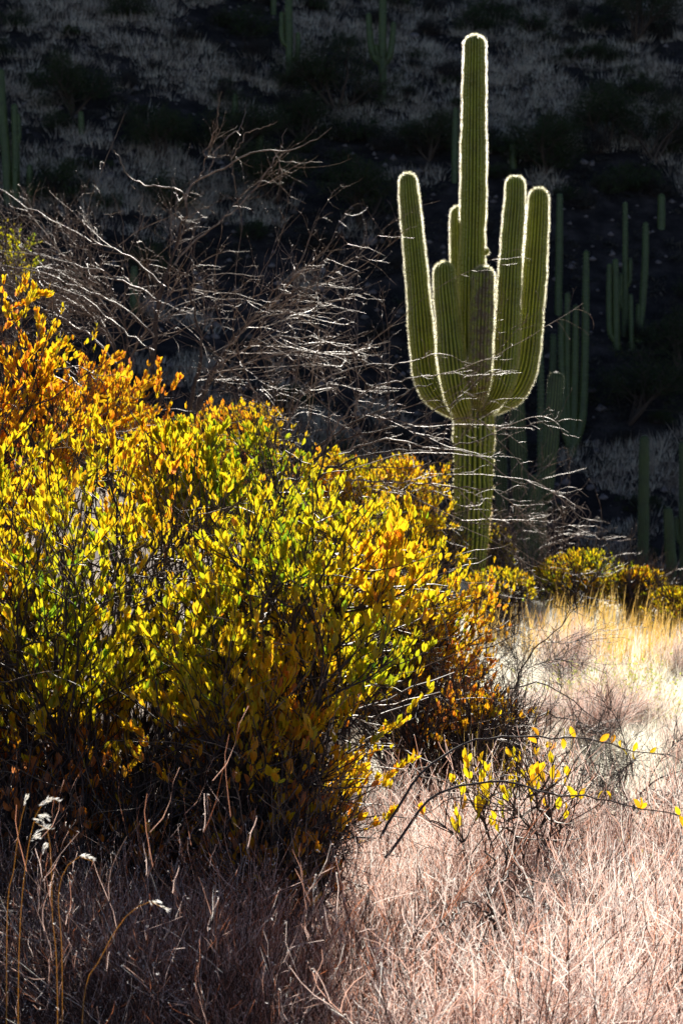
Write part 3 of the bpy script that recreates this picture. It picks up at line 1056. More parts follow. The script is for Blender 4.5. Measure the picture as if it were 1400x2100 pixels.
    P5 = grow(S5, D5 + [.15, 0, .2], r.uniform(.08, .34, nd) * max(1, Y / 9), 7, .18, .02, r=r)
    P5 = P5[ell(P5[:, 3]) < 1.1]
    S6, D6, _ = children(P5, nd * 2, 1.0, .1, r)
    P6 = grow(S6, D6, r.uniform(.03, .12, nd * 2) * max(1, Y / 9), 4, .2, .02, r=r)
    dt = Acc()
    V, F = tubes(P5, taper(len(P5), 7, .0018, .0009) * max(1, Y / 8))
    dt.add(V - base, F)
    V, F = tubes(P6, taper(len(P6), 4, .0010, .0007) * max(1, Y / 8))
    dt.add(V - base, F)
    link('dead_twigs', dt.mesh('dead_twigs', M['twig_bare']), root, kind='stuff', label='pale dry twigs showing between the leaves')
    # long arching shoots reaching out of the crown
    for pts in (arcs or []):
        cc, s = catmull([(*at(p[0], p[1], p[2]), 1) for p in pts], 26)
        q = cc[None, :, :3] - base + r.normal(0, .0018, (1, 26, 3))
        a = Acc()
        V, F = tubes(q, taper(1, 26, .0036, .0012), 5)
        a.add(V, F)
        sh = link('branch', a.mesh('branch', M['twig_dark']), root, label='long arching shoot reaching out of the crown')
        Sx, Dx, _ = children(q, 9, 1.0, .3, r)
        Px = grow(Sx, Dx + [.5, 0, 0], r.uniform(.03, .12, 9), 6, .15, 0, r=r)
        V, F = tubes(Px, taper(9, 6, .0014, .0007))
        a = Acc()
        a.add(V, F)
        link('side_twigs', a.mesh('side_twigs', M['twig_dark']), sh, kind='stuff')
        for j in range(int(pts[0][3] if len(pts[0]) > 3 else 14)):
            k = int(26 * (.40 + .60 * r.beta(2.2, 1.1)))
            p = q[0, min(k, 25)]
            ax = norm(np.array([r.normal(.1, .5), r.normal(0, .4), .8 * (1 if r.random() < .75 else -1)]))[None]
            f1 = leaf_frames(ax, r, .6)
            l = leaf * r.uniform(.8, 1.15)
            lo = link('leaf', LEAFV[int(r.integers(4, 8))], root)
            x, y_, z = f1[0][0] * l, f1[1][0] * l, f1[2][0] * l
            lo.matrix_local = Matrix([[x[0], y_[0], z[0], p[0]], [x[1], y_[1], z[1], p[1]], [x[2], y_[2], z[2], p[2]], [0, 0, 0, 1]])
    return root


G = 'golden-leaved desert shrubs'
gold_shrub('golden_shrub', 'large yellow-green leafy shrub filling the left foreground', (150, 1350), (560, 480), 5.5, 1, 46000, .027, (.52, .12), 290, G, depth=.95, rootpx=160, twigs_extra=2.2, lowtint=.40)
gold_shrub('golden_shrub', 'yellow-orange leafy shrub right of centre, above the lower arching shoot', (600, 1380), (320, 400), 5.0, 2, 25000, .028, (.50, .12), 290, G, depth=.6, rootpx=520, twigs_extra=1.6, lowtint=.30,
           arcs=[[(780, 1720, 4.6, 14), (850, 1600, 4.65), (940, 1530, 4.75), (1030, 1511, 4.8), (1150, 1514, 4.9), (1230, 1520, 4.95), (1290, 1540, 5.0), (1360, 1548, 5.0)],
                 [(790, 1760, 4.5, 11), (880, 1640, 4.55), (960, 1608, 4.6), (1050, 1604, 4.6), (1130, 1628, 4.65), (1230, 1638, 4.7), (1320, 1660, 4.7), (1392, 1668, 4.7)]])
gold_shrub('brown_leaved_shrub', 'low dark shrub with sparse tan leaves under the large yellow-green one', (200, 1740), (480, 210), 5.0, 21, 3600, .030, (.90, .10), 120, None, depth=.5, rootpx=200, twigs_extra=2.6)
gold_shrub('brown_leaved_shrub', 'low brown-orange shrub beside the pale dry stems, below the yellow-orange one', (570, 1740), (150, 150), 4.8, 22, 2600, .031, (.80, .12), 150, None, depth=.4, rootpx=580, twigs_extra=1.6)
gold_shrub('golden_shrub', 'orange-leaved shrub rising at the left edge of the picture', (-20, 835), (290, 265), 7.4, 3, 26000, .027, (.66, .12), 290, G, depth=.7, rootpx=-40, twigs_extra=1.3, lowtint=.15)
gold_shrub('golden_shrub', 'bright yellow shrub crown right behind the foreground shrub', (430, 1020), (270, 140), 6.6, 4, 13000, .028, (.47, .12), 250, G, depth=.45, rootpx=450)
gold_shrub('golden_shrub', 'orange shrub between left-edge shrub and bare trunks', (240, 850), (140, 150), 8.6, 5, 7000, .030, (.68, .10), 0, G, depth=.5)
gold_shrub('golden_shrub', 'open golden shrub with dark twigs below the lit saguaro', (820, 1330), (255, 205), 7.8, 6, 14000, .027, (.62, .12), 280, G, depth=.6, twigs_extra=1.6, lowtint=.2)
gold_shrub('golden_shrub', 'yellow shrub in the gap between the middle shrubs', (680, 1130), (230, 150), 7.4, 7, 12000, .028, (.52, .12), 200, G, depth=.5)
gold_shrub('golden_shrub', 'small far yellow shrub left of the lit saguaro trunk', (820, 1030), (140, 95), 13, 8, 12000, .036, (.52, .12), 0, G, depth=.8, detail=1)
gold_shrub('golden_shrub', 'olive shrub touching the left side of the lit trunk', (895, 1100), (70, 85), 20, 9, 5000, .038, (.45, .12), 0, G, depth=.6, detail=1)
gold_shrub('golden_shrub', 'small yellow shrub at the right foot of the lit trunk', (1018, 1130), (42, 62), 24.6, 10, 3200, .040, (.47, .12), 0, G, depth=.4, detail=1)
gold_shrub('golden_shrub', 'dark olive and gold shrub right of the lit trunk', (1190, 1205), (120, 66), 18.5, 11, 12000, .038, (.48, .14), 0, G, depth=.9, detail=1)
gold_shrub('golden_shrub', 'low gold shrub at the end of the dark olive one', (1305, 1212), (60, 45), 18, 12, 5000, .036, (.52, .12), 0, G, depth=.6, detail=1)
gold_shrub('golden_shrub', 'yellow shrub at the right edge of the lit slope', (1400, 1260), (90, 66), 17, 13, 9000, .036, (.47, .12), 0, G, depth=.8, detail=1)
gold_shrub('golden_shrub', 'yellow shrub behind the low sprawling bare branches', (660, 1010), (150, 95), 11.5, 15, 11000, .035, (.52, .12), 0, G, depth=.6, detail=1)
gold_shrub('golden_shrub', 'low gold shrub on the slope under the bare branches', (500, 920), (140, 90), 11, 14, 4000, .035, (.55, .12), 0, G, depth=.6, detail=1)


gold_shrub('golden_shrub', 'low thin golden shrub on the brow beneath the lit saguaro', (1015, 1215), (75, 45), 15, 25, 2600, .036, (.60, .12), 0, G, depth=.5, detail=1, twigs_extra=.5)
gold_shrub('golden_shrub', 'few golden leaves on thin twigs among the pale dry stems', (1030, 1660), (170, 120), 5.0, 23, 240, .034, (.60, .08), 60, G, depth=.3, twigs_extra=.22, nb=5, thick=.45)
gold_shrub('brown_leaved_shrub', 'dark twiggy shrub with scattered orange leaves behind the golden stalks', (930, 1520), (190, 110), 6.9, 24, 3000, .028, (.74, .12), 90, None, depth=.4, twigs_extra=1.6)


# ------------------------------------------------------------------ bare thorny shrubs
def bare_shrub(label, paths, Y, seed, n2, n3, l2, l3, rscale=1.0, up=.02, bend=(0, 0, 0), group='bare leafless shrubs', mat='twig_bare'):
    r = np.random.default_rng(seed)
    x0 = at(paths[0][0][0], paths[0][0][1], Y)
    base = np.array([x0[0], Y, float(ground_z(x0[0], Y)) - .03])
    root = thing('bare_shrub', base, label, 'shrub', group)
    main = []
    for k, p in enumerate(paths):
        ctrl = []
        drift = r.uniform(-.35, .35) if k else 0
        for j, q in enumerate(p):
            f = j / max(1, len(p) - 1)
            ctrl.append((*at(q[0], q[1], Y + (q[3] if len(q) > 3 else drift * f)), q[2] / FPX * Y * rscale * (.8 if q[2] < 3.5 else 1)))
        if ctrl[0][2] < base[2] + .6 and k < 3:
            ctrl = [(base[0] + (ctrl[0][0] - base[0]) * .5, Y, base[2], ctrl[0][3] * 1.2)] + ctrl
        cc, s = catmull(ctrl, 22)
        P = cc[:, :3] + r.normal(0, .005, (22, 3))
        main.append(P)
        a = Acc()
        V, F = tubes((P - base)[None], cc[None, :, 3], 6)
        a.add(V, F)
        thick = p[0][2] > 3.5
        link('trunk' if thick else 'branch', a.mesh('branch', M['bark'] if thick else M[mat]), root)
    P1 = np.stack(main)
    tw = Acc()
    bend = np.array(bend)
    S, D, _ = children(P1, n2, .9, .15, r)
    sv = 1050 - (S[:, 2] - CZ) / S[:, 1] * FPX
    k = r.random(n2) < np.interp(sv, [300, 450, 620], [.10, .28, 1])
    S, D, sv = S[k], D[k], sv[k]
    n2 = len(S)
    P2 = grow(S, D, r.uniform(.4, 1.15, n2) * l2 * np.interp(sv, [260, 430, 600], [.22, .35, 1]), 14, .10, up, bend * .5 + norm(r.normal(0, 1, (n2, 3))) * r.uniform(0, .11, (n2, 1)), r)
    eu = 700 + P2[:, -1, 0] / P2[:, -1, 1] * FPX
    ev = 1050 - (P2[:, -1, 2] - CZ) / P2[:, -1, 1] * FPX
    k = (r.random(n2) > smooth(740, 860, eu) * (.9 if Y < 15 else 0)) & (r.random(n2) < smooth(300, 560, ev + eu * .12) + .25)
    P2 = P2[k]
    n2 = len(P2)
    V, F = tubes(P2, taper(n2, 14, .0024, .0010) * Y / 10)
    tw.add(V - base, F)
    S, D, _ = children(P2, n3, 1.1, .1, r)
    P3 = grow(S, D, r.uniform(.3, 1.2, n3) * l3, 6, .20, up, bend + norm(r.normal(0, 1, (n3, 3))) * .08, r)
    V, F = tubes(P3, taper(n3, 6, .0013, .0007) * Y / 10)
    tw.add(V - base, F)
    n4 = int(n3 * .8)
    S, D, _ = children(P3, n4, 1.4, .1, r)
    P4 = grow(S, D, r.uniform(.3, 1.2, n4) * l3 * .25, 3, .3, up, r=r)
    V, F = tubes(P4, taper(n4, 3, .0009, .0006) * Y / 10)
    tw.add(V - base, F)
    # buds along the twigs
    nb = n3 * 3
    S, D, _ = children(P3, nb, 1.0, .05, r)
    O = np.array([[1, 0, 0], [-1, 0, 0], [0, 1, 0], [0, -1, 0], [0, 0, 1], [0, 0, -1]], float)
    FO = np.array([[0, 2, 4], [2, 1, 4], [1, 3, 4], [3, 0, 4], [2, 0, 5], [1, 2, 5], [3, 1, 5], [0, 3, 5]])
    V = (S[:, None] + O[None] * (r.uniform(.0018, .0036, nb) * Y / 10)[:, None, None]).reshape(-1, 3)
    tw.add(V - base, [(FO[None] + (np.arange(nb) * 6)[:, None, None]).reshape(-1, 3)])
    link('twigs', tw.mesh('twigs', M[mat]), root, kind='stuff')


bare_shrub('bare grey-branched shrub with two dark trunks, reaching highest', [
    [(393, 868, 6.5), (405, 830, 6), (422, 800, 5.5), (437, 765, 5), (458, 725, 4), (480, 690, 3), (520, 650, 2.2), (560, 615, 1.8), (610, 590, 1.5), (640, 592, 1.2), (690, 630, .8)],
    [(326, 830, 6, .2), (318, 785, 5.5, .2), (313, 740, 5, .2), (319, 690, 4.5, .2), (322, 630, 4, .2), (338, 575, 3.5, .2), (354, 520, 3, .2), (370, 470, 3, .2), (383, 425, 2.8, .2)],
    [(388, 850, 5, .1), (398, 800, 4.5, .1), (410, 755, 4, .1), (412, 700, 3, .1), (400, 640, 2.5, .1), (385, 570, 2, 0), (400, 500, 2, 0)],
    [(383, 425, 2.4), (384, 400, 2.3), (400, 375, 2.2), (430, 355, 2.1), (460, 346, 2), (490, 326, 1.9), (520, 313, 1.8), (560, 309, 1.6), (590, 311, 1.4), (620, 300, 1.2), (650, 280, 1), (678, 262, .7)],
    [(355, 545, 2.4), (385, 510, 2.2), (415, 482, 2.1), (440, 462, 2), (470, 440, 1.8), (500, 410, 1.6), (530, 378, 1.5), (555, 340, 1.3), (578, 300, 1.1), (588, 262, .7)],
    [(430, 355, 1.8), (446, 305, 1.6), (470, 278, 1.4), (490, 265, 1.2), (500, 240, 1), (504, 216, .7)],
    [(405, 372, 1.5), (420, 335, 1.3), (425, 300, 1.3), (440, 268, 1.3), (448, 250, 1.2), (444, 225, .9), (452, 190, .6)],
    [(470, 342, 1.4), (483, 310, 1.2), (505, 275, 1.1), (540, 262, .9), (567, 250, .6)],
    [(383, 425, 1.8), (372, 392, 1.8), (345, 385, 1.8), (318, 380, 1.7), (290, 375, 1.6), (268, 366, 1.3), (255, 345, 1.1), (240, 318, .9), (230, 308, .6)],
    [(340, 590, 2.4), (310, 562, 2.1), (272, 528, 1.9), (220, 507, 1.7), (160, 480, 1.6), (110, 452, 1.5), (60, 427, 1.3), (20, 402, 1.1), (-5, 388, .9)],
    [(330, 620, 2.2), (290, 595, 2), (230, 565, 1.8), (160, 545, 1.6), (90, 525, 1.4), (20, 515, 1.2), (-20, 512, 1)],
    [(320, 690, 2.2), (280, 650, 2), (230, 620, 1.8), (160, 590, 1.6), (90, 560, 1.4), (20, 548, 1.2), (-20, 540, 1)],
    [(318, 720, 2), (270, 690, 2), (220, 650, 1.8), (170, 610, 1.5), (110, 585, 1.3), (40, 570, 1)],
    [(458, 725, 2.4), (490, 690, 2.2), (525, 650, 2), (560, 622, 1.8), (590, 580, 1.5), (608, 560, 1.3), (645, 548, 1.1), (682, 532, .8)],
    [(500, 672, 1.8), (540, 640, 1.6), (590, 640, 1.4), (640, 665, 1.2), (700, 690, 1), (760, 680, .7)],
    [(430, 780, 2.2), (480, 755, 2.1), (540, 735, 1.9), (600, 722, 1.7), (670, 722, 1.5), (740, 740, 1.2), (790, 760, .8)],
    [(437, 765, 2), (490, 720, 1.9), (560, 695, 1.7), (640, 695, 1.5), (720, 715, 1.2), (800, 700, .8)],
    [(355, 500, 1.6), (350, 460, 1.5), (362, 420, 1.4), (358, 370, 1.1), (345, 355, .8)],
], 10.0, 31, 200, 620, .95, .26, 1.1, .02)
bare_shrub('low bare shrub sprawling right across the lit saguaro trunk', [
    [(610, 1000, 4.5), (640, 950, 3.6), (690, 910, 3), (740, 890, 2.5), (800, 880, 2), (860, 858, 1.6), (926, 826, 1.2), (1000, 800, .8)],
    [(600, 990, 4), (640, 930, 3), (700, 880, 2.6), (780, 840, 2.2), (840, 800, 1.8), (890, 790, 1.3)],
    [(620, 1000, 4), (700, 950, 3), (780, 928, 2.3), (890, 923, 1.9), (957, 906, 1.6), (1010, 892, 1.2), (1046, 892, .8)],
    [(630, 1010, 3.4), (700, 985, 2.6), (780, 988, 2.2), (869, 994, 1.9), (957, 1001, 1.6), (1001, 1001, 1.3), (1028, 985, .8)],
    [(700, 930, 2.4), (790, 900, 2.1), (882, 919, 1.8), (970, 932, 1.4), (1046, 981, 1.1), (1081, 990, .7)],
    [(640, 960, 2.8), (700, 860, 2.3), (760, 800, 2), (820, 780, 1.6), (880, 770, 1.1)],
    [(600, 960, 2.6), (590, 880, 2.2), (620, 810, 2), (680, 770, 1.7), (750, 750, 1.3), (820, 745, .9)],
    [(780, 985, 1.8), (850, 1020, 1.7), (930, 1060, 1.5), (1000, 1075, 1.2), (1060, 1050, .8)],
    [(590, 930, 2.2), (560, 860, 2), (520, 800, 1.8), (500, 740, 1.5), (530, 690, 1.1)],
    [(700, 860, 1.8), (760, 850, 1.6), (850, 870, 1.4), (930, 860, 1.2), (1010, 850, .8)],
    [(660, 960, 2), (740, 960, 1.8), (830, 960, 1.6), (900, 950, 1.2), (960, 960, .9)],
], 9.5, 32, 230, 700, .80, .18, 1.0, -.005, (.03, 0, 0))
bare_shrub('tangled bare shrub behind the orange left-edge shrub', [
    [(250, 780, 4), (230, 700, 3), (190, 640, 2.4), (130, 590, 2), (60, 560, 1.6), (0, 545, 1)],
    [(255, 780, 3.6), (260, 700, 3), (250, 640, 2.4), (210, 590, 2), (150, 560, 1.6), (90, 520, 1)],
    [(250, 770, 3.4), (200, 700, 2.6), (140, 660, 2.2), (80, 630, 1.7), (10, 620, 1)],
    [(255, 760, 3), (290, 690, 2.4), (330, 640, 2), (350, 600, 1.4), (400, 590, .9)],
    [(250, 740, 2.6), (180, 640, 2), (100, 600, 1.6), (30, 590, 1.2), (-30, 570, .8)],
    [(250, 680, 2.4), (180, 580, 2), (110, 500, 1.6), (60, 440, 1.2), (20, 420, .8)],
], 11.5, 33, 150, 520, .85, .26, 1.0, .01, (-.03, 0, 0))
bare_shrub('small bare shrub at the right foot of the lit saguaro', [
    [(1085, 1200, 3.4), (1090, 1160, 2.4), (1100, 1130, 1.8), (1150, 1110, 1.2), (1180, 1090, .7)],
    [(1085, 1200, 3), (1080, 1130, 2.2), (1060, 1060, 1.6), (1075, 1010, 1.1), (1085, 970, .7)],
    [(1086, 1200, 2.6), (1100, 1170, 2), (1160, 1165, 1.4), (1210, 1150, .8)],
], 20.0, 34, 60, 200, .7, .35, .9, .03)
bare_shrub('dark twiggy shrub beside the pale grass in the middle', [
    [(1010, 1560, 3.5), (1000, 1480, 2.8), (1040, 1420, 2.2), (1100, 1400, 1.8), (1170, 1430, 1.4), (1240, 1490, 1)],
    [(1000, 1560, 3.2), (960, 1470, 2.6), (940, 1400, 2), (980, 1340, 1.6), (1060, 1300, 1)],
    [(1010, 1550, 3), (1060, 1480, 2.4), (1120, 1470, 1.9), (1180, 1480, 1.3), (1230, 1520, .8)],
    [(1000, 1550, 3), (1040, 1440, 2.3), (1090, 1340, 1.8), (1150, 1280, 1.2), (1190, 1230, .8)],
], 7.4, 35, 220, 1000, .40, .20, 1.0, .0, mat='twig_dark')
bare_shrub('low dark tangle under the upper arching shoot at right', [
    [(1290, 1690, 3.5), (1260, 1640, 2.6), (1200, 1590, 2), (1130, 1570, 1.2)],
    [(1290, 1690, 3.2), (1310, 1630, 2.4), (1370, 1590, 1.8), (1430, 1570, 1)],
    [(1290, 1690, 3), (1280, 1620, 2.2), (1290, 1570, 1.5), (1320, 1540, 1)],
    [(1290, 1690, 3), (1230, 1650, 2.2), (1170, 1640, 1.6), (1100, 1620, 1)],
], 6.0, 36, 220, 1300, .26, .14, 1.0, .0, mat='twig_dark')
bare_shrub('dead dark branch lying in the pale dry stems at lower right', [
    [(1010, 1900, 4), (1000, 1830, 3), (1003, 1770, 2.2), (995, 1720, 1.4)],
    [(1010, 1890, 3.4), (1060, 1840, 2.6), (1100, 1850, 2), (1140, 1868, 1.2)],
    [(1010, 1890, 3), (960, 1850, 2.4), (930, 1880, 2), (900, 1900, 1.2)],
    [(1005, 1830, 2.4), (1040, 1800, 2), (1080, 1790, 1.2)],
], 4.0, 37, 30, 90, .14, .07, 1.0, .0, mat='twig_dark')


# ------------------------------------------------------------------ dry stem shrubs in the foreground
def dry_mesh(seed, n1, n2, n3, h, lean, red=0.0, wide=.55, rs=1.0):
    r = np.random.default_rng(seed)
    a = Acc()
    le = np.array(lean)
    S = r.normal(0, .05, (n1, 3)) * [1, 1, 0]
    D = np.stack([r.normal(0, wide, n1), r.normal(0, wide, n1), np.ones(n1)], 1) + le
    P1 = grow(S, D, h * r.uniform(.5, .85, n1), 7, .10, .04, r=r)
    S2, D2, _ = children(P1, n2, .55, .25, r)
    P2 = grow(S2, D2 + le * .4, h * r.uniform(.2, .5, n2), 6, .15, .10, r=r)
    S3, D3, _ = children(P2, n3, .8, .45, r)
    P3 = grow(S3, D3 + le * .3, h * r.uniform(.05, .22, n3), 5, .15, .08, r=r)
    for P, ra, rb, k, dark, mi in ((P1, .0020 * rs, .0012 * rs, 7, -.38, 1), (P2, .0013 * rs, .0009 * rs, 6, -.22, 1), (P3, .00078 * rs, .0005 * rs, 5, .10, 0)):  # inner stems take the painted shade, outer tips a lighter tint
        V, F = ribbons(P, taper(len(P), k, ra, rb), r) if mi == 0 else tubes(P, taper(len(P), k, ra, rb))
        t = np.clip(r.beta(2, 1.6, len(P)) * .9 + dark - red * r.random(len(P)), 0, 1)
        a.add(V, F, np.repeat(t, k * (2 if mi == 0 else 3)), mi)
    # tiny dried bracts at the tips and forks
    nt = int(n3 * 1.1)
    i = r.integers(0, n3, nt)
    p = P3[i, r.choice([2, 4, 4, 4], nt)]
    A_ = norm(r.normal(0, 1, (nt, 3)) + [0, 0, .5])
    leaves_mesh(a, p, leaf_frames(A_, r, .2), r.uniform(.003, .0065, nt), np.clip(r.normal(.9, .1, nt), 0, 1), 0, 0, .8)
    return a.mesh('stems', [M['dry_stem'], M['dry_shaded']])


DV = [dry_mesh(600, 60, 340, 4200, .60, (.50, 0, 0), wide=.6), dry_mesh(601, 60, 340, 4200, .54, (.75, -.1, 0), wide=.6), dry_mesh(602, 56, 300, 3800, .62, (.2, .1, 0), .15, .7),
      dry_mesh(603, 26, 130, 520, .60, (.08, 0, 0), .45, .5, .62), dry_mesh(604, 22, 120, 460, .55, (-.1, 0, 0), .5, .6, .62),  # reddish lower-left variants, tint also darkened for the big shrub's shadow
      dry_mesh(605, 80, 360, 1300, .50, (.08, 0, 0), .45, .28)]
dry = []
r = np.random.default_rng(77)
# (u of foot, Y, variant, scale, label)
spots = []
for i in range(46):      # right foreground bank of pale pink stems
    Y = r.uniform(3.7, 5.9)
    u = r.uniform(770 + (5.2 - Y) * 30, 1500)
    spots.append((u, Y, int(r.integers(0, 3)), r.uniform(.75, 1.05), 'right'))
for u, Y in ((730, 5.3), (690, 5.0), (765, 5.7), (800, 6.0), (740, 6.2)):
    spots.append((u, Y, 2, .8, 'right'))
for i in range(30):      # lower left, sparse and reddish, tint lowered further as painted shrub shadow
    Y = r.uniform(3.85, 4.7)
    u = r.uniform(-60, 760)
    spots.append((u, Y, int(r.integers(3, 5)), r.uniform(.85, 1.3), 'left'))
for i in range(11):      # reddish upright stems in the middle right
    Y = r.uniform(5.9, 6.9)
    u = r.uniform(880, 1450)
    spots.append((u, Y, 5, r.uniform(.65, .9), 'mid'))
for i in range(13):      # small ones scattered through the bleached grass
    Y = r.uniform(7.6, 15)
    u = r.uniform(1010, 1480)
    spots.append((u, Y, int(r.integers(0, 3)), r.uniform(.45, .75), 'meadow'))


def dry_label(u, Y, k, w):
    if w == 'meadow':
        a = 'nearer side' if Y < 9.5 else ('middle' if Y < 12 else 'far side')
        b = 'left part' if u < 1170 else ('centre' if u < 1330 else 'right edge')
        return f'small dry shrub in the bleached grass slope, {a}, {b}'
    if w == 'left':
        a = ('in the lower left corner' if u < 60 else 'among the tall seed stalks' if u < 200 else 'just right of the seed stalks' if u < 330 else
             'below the tan-leaved shrub' if u < 480 else 'below the orange-brown leaves' if u < 620 else 'left of the pale dry bank')
        a = ('front ' if Y < 4.25 else 'rear ') + a
        b = 'with long wavy stems' if k == 3 else 'spreading low'
        f_, a = a.split(' ', 1)
        return f'{f_} sparse rusty dry shrub {a}, {b}'
    if w == 'mid':
        a = 'beside the middle clump of golden stalks' if u < 1100 else ('around the upper arching shoot' if u < 1290 else 'near the right edge by the shoot tips')
        return f'upright rusty-stemmed dry shrub {a}'
    a = 'at the bottom' if Y < 4.3 else ('midway up' if Y < 5.1 else 'at the back')
    b = 'beside the orange leaves' if u < 950 else ('below the arching shoots' if u < 1220 else 'by the right edge')
    c = ('pale leaning', 'pale strongly leaning', 'pinkish upright')[k]
    return f'{c} dry shrub {a} of the bank, {b}'


for u, Y, k, s, w in spots:
    x = (u - 700) / FPX * Y
    o = link('dry_shrub', DV[k], None, (x, Y, float(ground_z(x, Y)) - .02), None, None, 'shrub', {'right': 'pale dry shrubs of the right foreground', 'left': 'sparse dry shrubs of the lower left', 'mid': 'rusty dry shrubs', 'meadow': 'small dry shrubs in the bleached grass'}[w])
    o.rotation_euler = (0, 0, float(r.uniform(-.35, .35)))
    o.scale = (s, s, s * float(r.uniform(.9, 1.1)))
    o['label'] = dry_label(u, Y, k, w)


# ------------------------------------------------------------------ grasses
r = np.random.default_rng(88)
acc = Acc()       # pale matted grass on the sunlit slope
n = 6200
Y = r.uniform(6.5, 24, n)
X = r.uniform(.2, .19 * Y + .4, n)
blades(acc, X, Y, ground_z(X, Y) - .01, 16, r.uniform(.10, .30, n), .05, .0035, r, (.7, 1.3), .5, wind=(.15, 0))
n = 1800
Y = r.uniform(3.0, 22, n)
X = r.uniform(-.2 * Y - .4, .2 * Y + .4, n)
k = (X > .35) | (Y > 8)
X, Y = X[k], Y[k]
n = len(X)
blades(acc, X, Y, ground_z(X, Y) - .01, 10, r.uniform(.06, .2, n), .04, .003, r, (.1, .9), .6)
link('dry_grass', acc.mesh('dry_grass', M['straw'], False), kind='stuff', label='pale sun-bleached grass covering the slope at right', cat='grass')

acc = Acc()       # upright golden stalks on the brow
n = 460
Y = r.uniform(13.5, 18.5, n)
X = (r.uniform(960, 1480, n) - 700) / FPX * Y
k = vnoise(X, Y, .5, 31) > -.25
X, Y, n = X[k], Y[k], int(k.sum())
blades(acc, X, Y, ground_z(X, Y), 6, r.uniform(.25, .50, n), .05, .007, r, (.2, 1.0), .12, wind=(.05, 0))
link('golden_grass', acc.mesh('golden_grass', M['gold_straw'], False), kind='stuff', label='upright golden grass stalks below the olive shrub at right', cat='grass')
acc = Acc()
n = 46
Y = r.uniform(6.0, 6.8, n)
X = (r.uniform(900, 1150, n) - 700) / FPX * Y
blades(acc, X, Y, ground_z(X, Y), 3, r.uniform(.42, .75, n), .03, .0035, r, (.3, 1.0), .12, wind=(.08, 0))
link('golden_grass', acc.mesh('golden_grass', M['gold_straw'], False), kind='stuff', label='loose clump of golden stalks in the middle right foreground', cat='grass')


# small yellow-green herbs
def herb_mesh(seed, h, n1, nl):
    r = np.random.default_rng(seed)
    S = r.normal(0, .03, (n1, 3)) * [1, 1, 0]
    D = np.stack([r.normal(0, .7, n1), r.normal(0, .7, n1), np.ones(n1)], 1)
    P = grow(S, D, h * r.uniform(.6, 1.1, n1), 6, .15, .05, r=r)
    st, lf = Acc(), Acc()
    V, F = tubes(P, taper(n1, 6, .0013, .0007))
    st.add(V, F, .6)
    S2, D2, _ = children(P, nl, .9, .2, r)
    leaves_mesh(lf, S2, leaf_frames(D2 + [0, 0, .3], r, .3), r.uniform(.008, .017, nl), r.random(nl), 1, 0, 1.1)
    return st.mesh('stems', M['dry_stem']), lf.mesh('foliage', M['leaf_herb'])


HV = [herb_mesh(700 + i, .34, 60, 900) for i in range(3)]
for i, (u, Y) in enumerate([(1130, 5.5), (1190, 5.35), (1240, 5.5), (1290, 5.2), (1340, 5.5), (1165, 5.9), (1270, 5.8), (1390, 5.3), (1230, 11.5), (1290, 12.2), (1170, 11.2), (1330, 11.0)]):
    x = (u - 700) / FPX * Y
    nm = 'near the arching shoots' if Y < 8 else 'among pale grass farther up the right slope'
    o = thing('green_herb', (x, Y, float(ground_z(x, Y))), 'bushy yellow-green herb with tiny leaves ' + nm, 'plant', 'yellow-green herbs on the right')
    s = 1.35 if Y < 8 else 1.25
    o.scale = (s, s, s)
    o.rotation_euler = (0, 0, i * 1.3)
    link('stems', HV[i % 3][0], o, kind='stuff')
    link('foliage', HV[i % 3][1], o, kind='stuff')


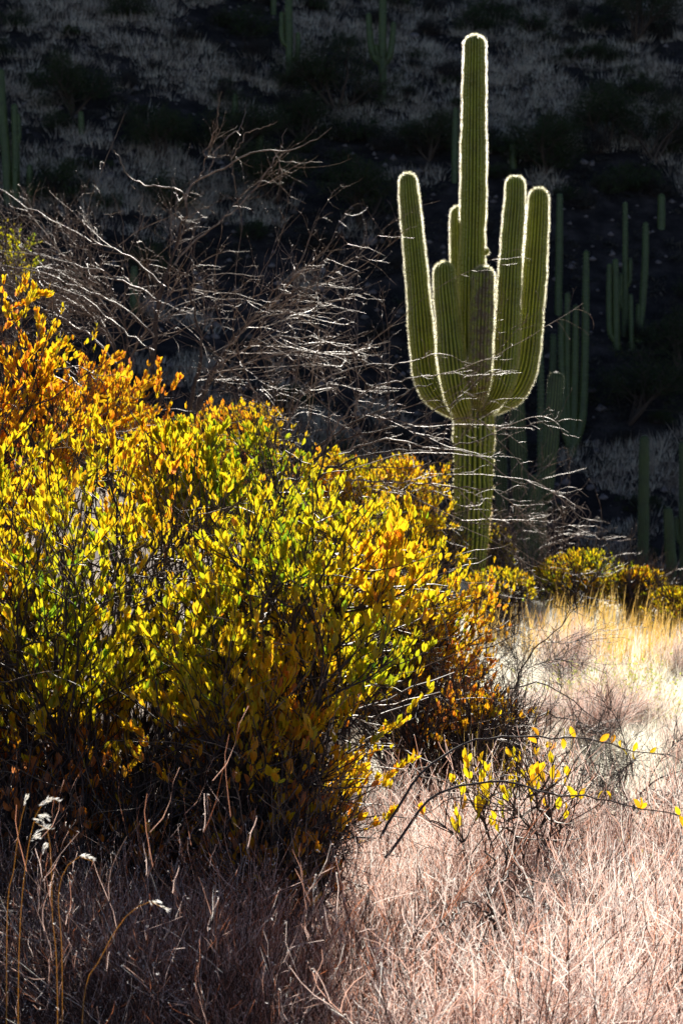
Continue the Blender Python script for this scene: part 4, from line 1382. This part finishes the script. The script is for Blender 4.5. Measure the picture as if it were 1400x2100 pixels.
# tall golden grass stalks with white seed heads, lower left
def seed_stalk(label, pts, Y, heads, seed):
    r = np.random.default_rng(seed)
    b = at(pts[0][0], pts[0][1], Y)
    base = np.array([b[0], Y, float(ground_z(b[0], Y))])
    root = thing('grass_stalk', base, label, 'grass', 'tall grass stalks with seed heads')
    ctrl = [(*at(p[0], p[1], Y), 1) for p in pts]
    if ctrl[0][2] > base[2]:
        ctrl = [(base[0], Y, base[2], 1)] + ctrl
    cc, s = catmull(ctrl, 30)
    a = Acc()
    V, F = tubes((cc[:, :3] - base)[None], taper(1, 30, .0010, .0005), 4)
    a.add(V, F, .5)
    link('stalk', a.mesh('stalk', M['gold_straw']), root)
    for (u0, v0, u1, v1) in heads:
        p0, p1 = at(u0, v0, Y), at(u1, v1, Y)
        a = Acc()
        n = 20
        t = r.random(n)
        arch = np.array([0, 0, 1.0]) * (np.sin(t * PI) * .006)[:, None]
        P = p0 + (p1 - p0) * t[:, None] + arch + r.normal(0, .0012, (n, 3))
        A_ = norm(norm(p1 - p0)[None] + r.normal(0, .25, (n, 3)))
        leaves_mesh(a, P - base, leaf_frames(A_, r, .3), r.uniform(.006, .012, n), r.random(n), 1, 0, .4)
        link('seed_head', a.mesh('seed_head', M['seed']), root)


seed_stalk('tallest golden grass stalk with drooping white seed heads', [(38, 2060), (42, 1900), (50, 1800), (62, 1720), (78, 1660), (90, 1645)], 3.45,
           [(88, 1650, 120, 1642), (80, 1655, 98, 1648), (78, 1675, 100, 1680), (66, 1714, 105, 1700), (62, 1728, 82, 1718)], 1)
seed_stalk('golden grass stalk with one pale head, second from the left', [(118, 2030), (108, 1880), (106, 1780), (100, 1710), (88, 1690), (72, 1686)], 3.4,
           [(100, 1700, 74, 1685), (98, 1730, 92, 1745)], 2)
seed_stalk('thin grass stalk arching right with a small white seed head', [(128, 1990), (120, 1850), (130, 1790), (150, 1765), (168, 1756), (190, 1766)], 3.5,
           [(160, 1757, 192, 1766)], 3)
seed_stalk('leaning golden grass stalk with white hooked seed head', [(170, 2080), (210, 1960), (250, 1890), (285, 1858), (305, 1848), (335, 1862)], 3.4,
           [(306, 1846, 340, 1866)], 4)
seed_stalk('faint dark grass stalk leaning at the far left', [(15, 1900), (28, 1790), (40, 1700), (52, 1650)], 3.6, [(50, 1655, 56, 1640)], 5)

# yellow-green plant at the left edge, behind
gold_shrub('green_shrub', 'feathery yellow-green shrub at the left edge above orange leaves', (0, 520), (75, 60), 12.5, 60, 4500, .022, (.28, .08), 0, None, depth=.5, detail=1)
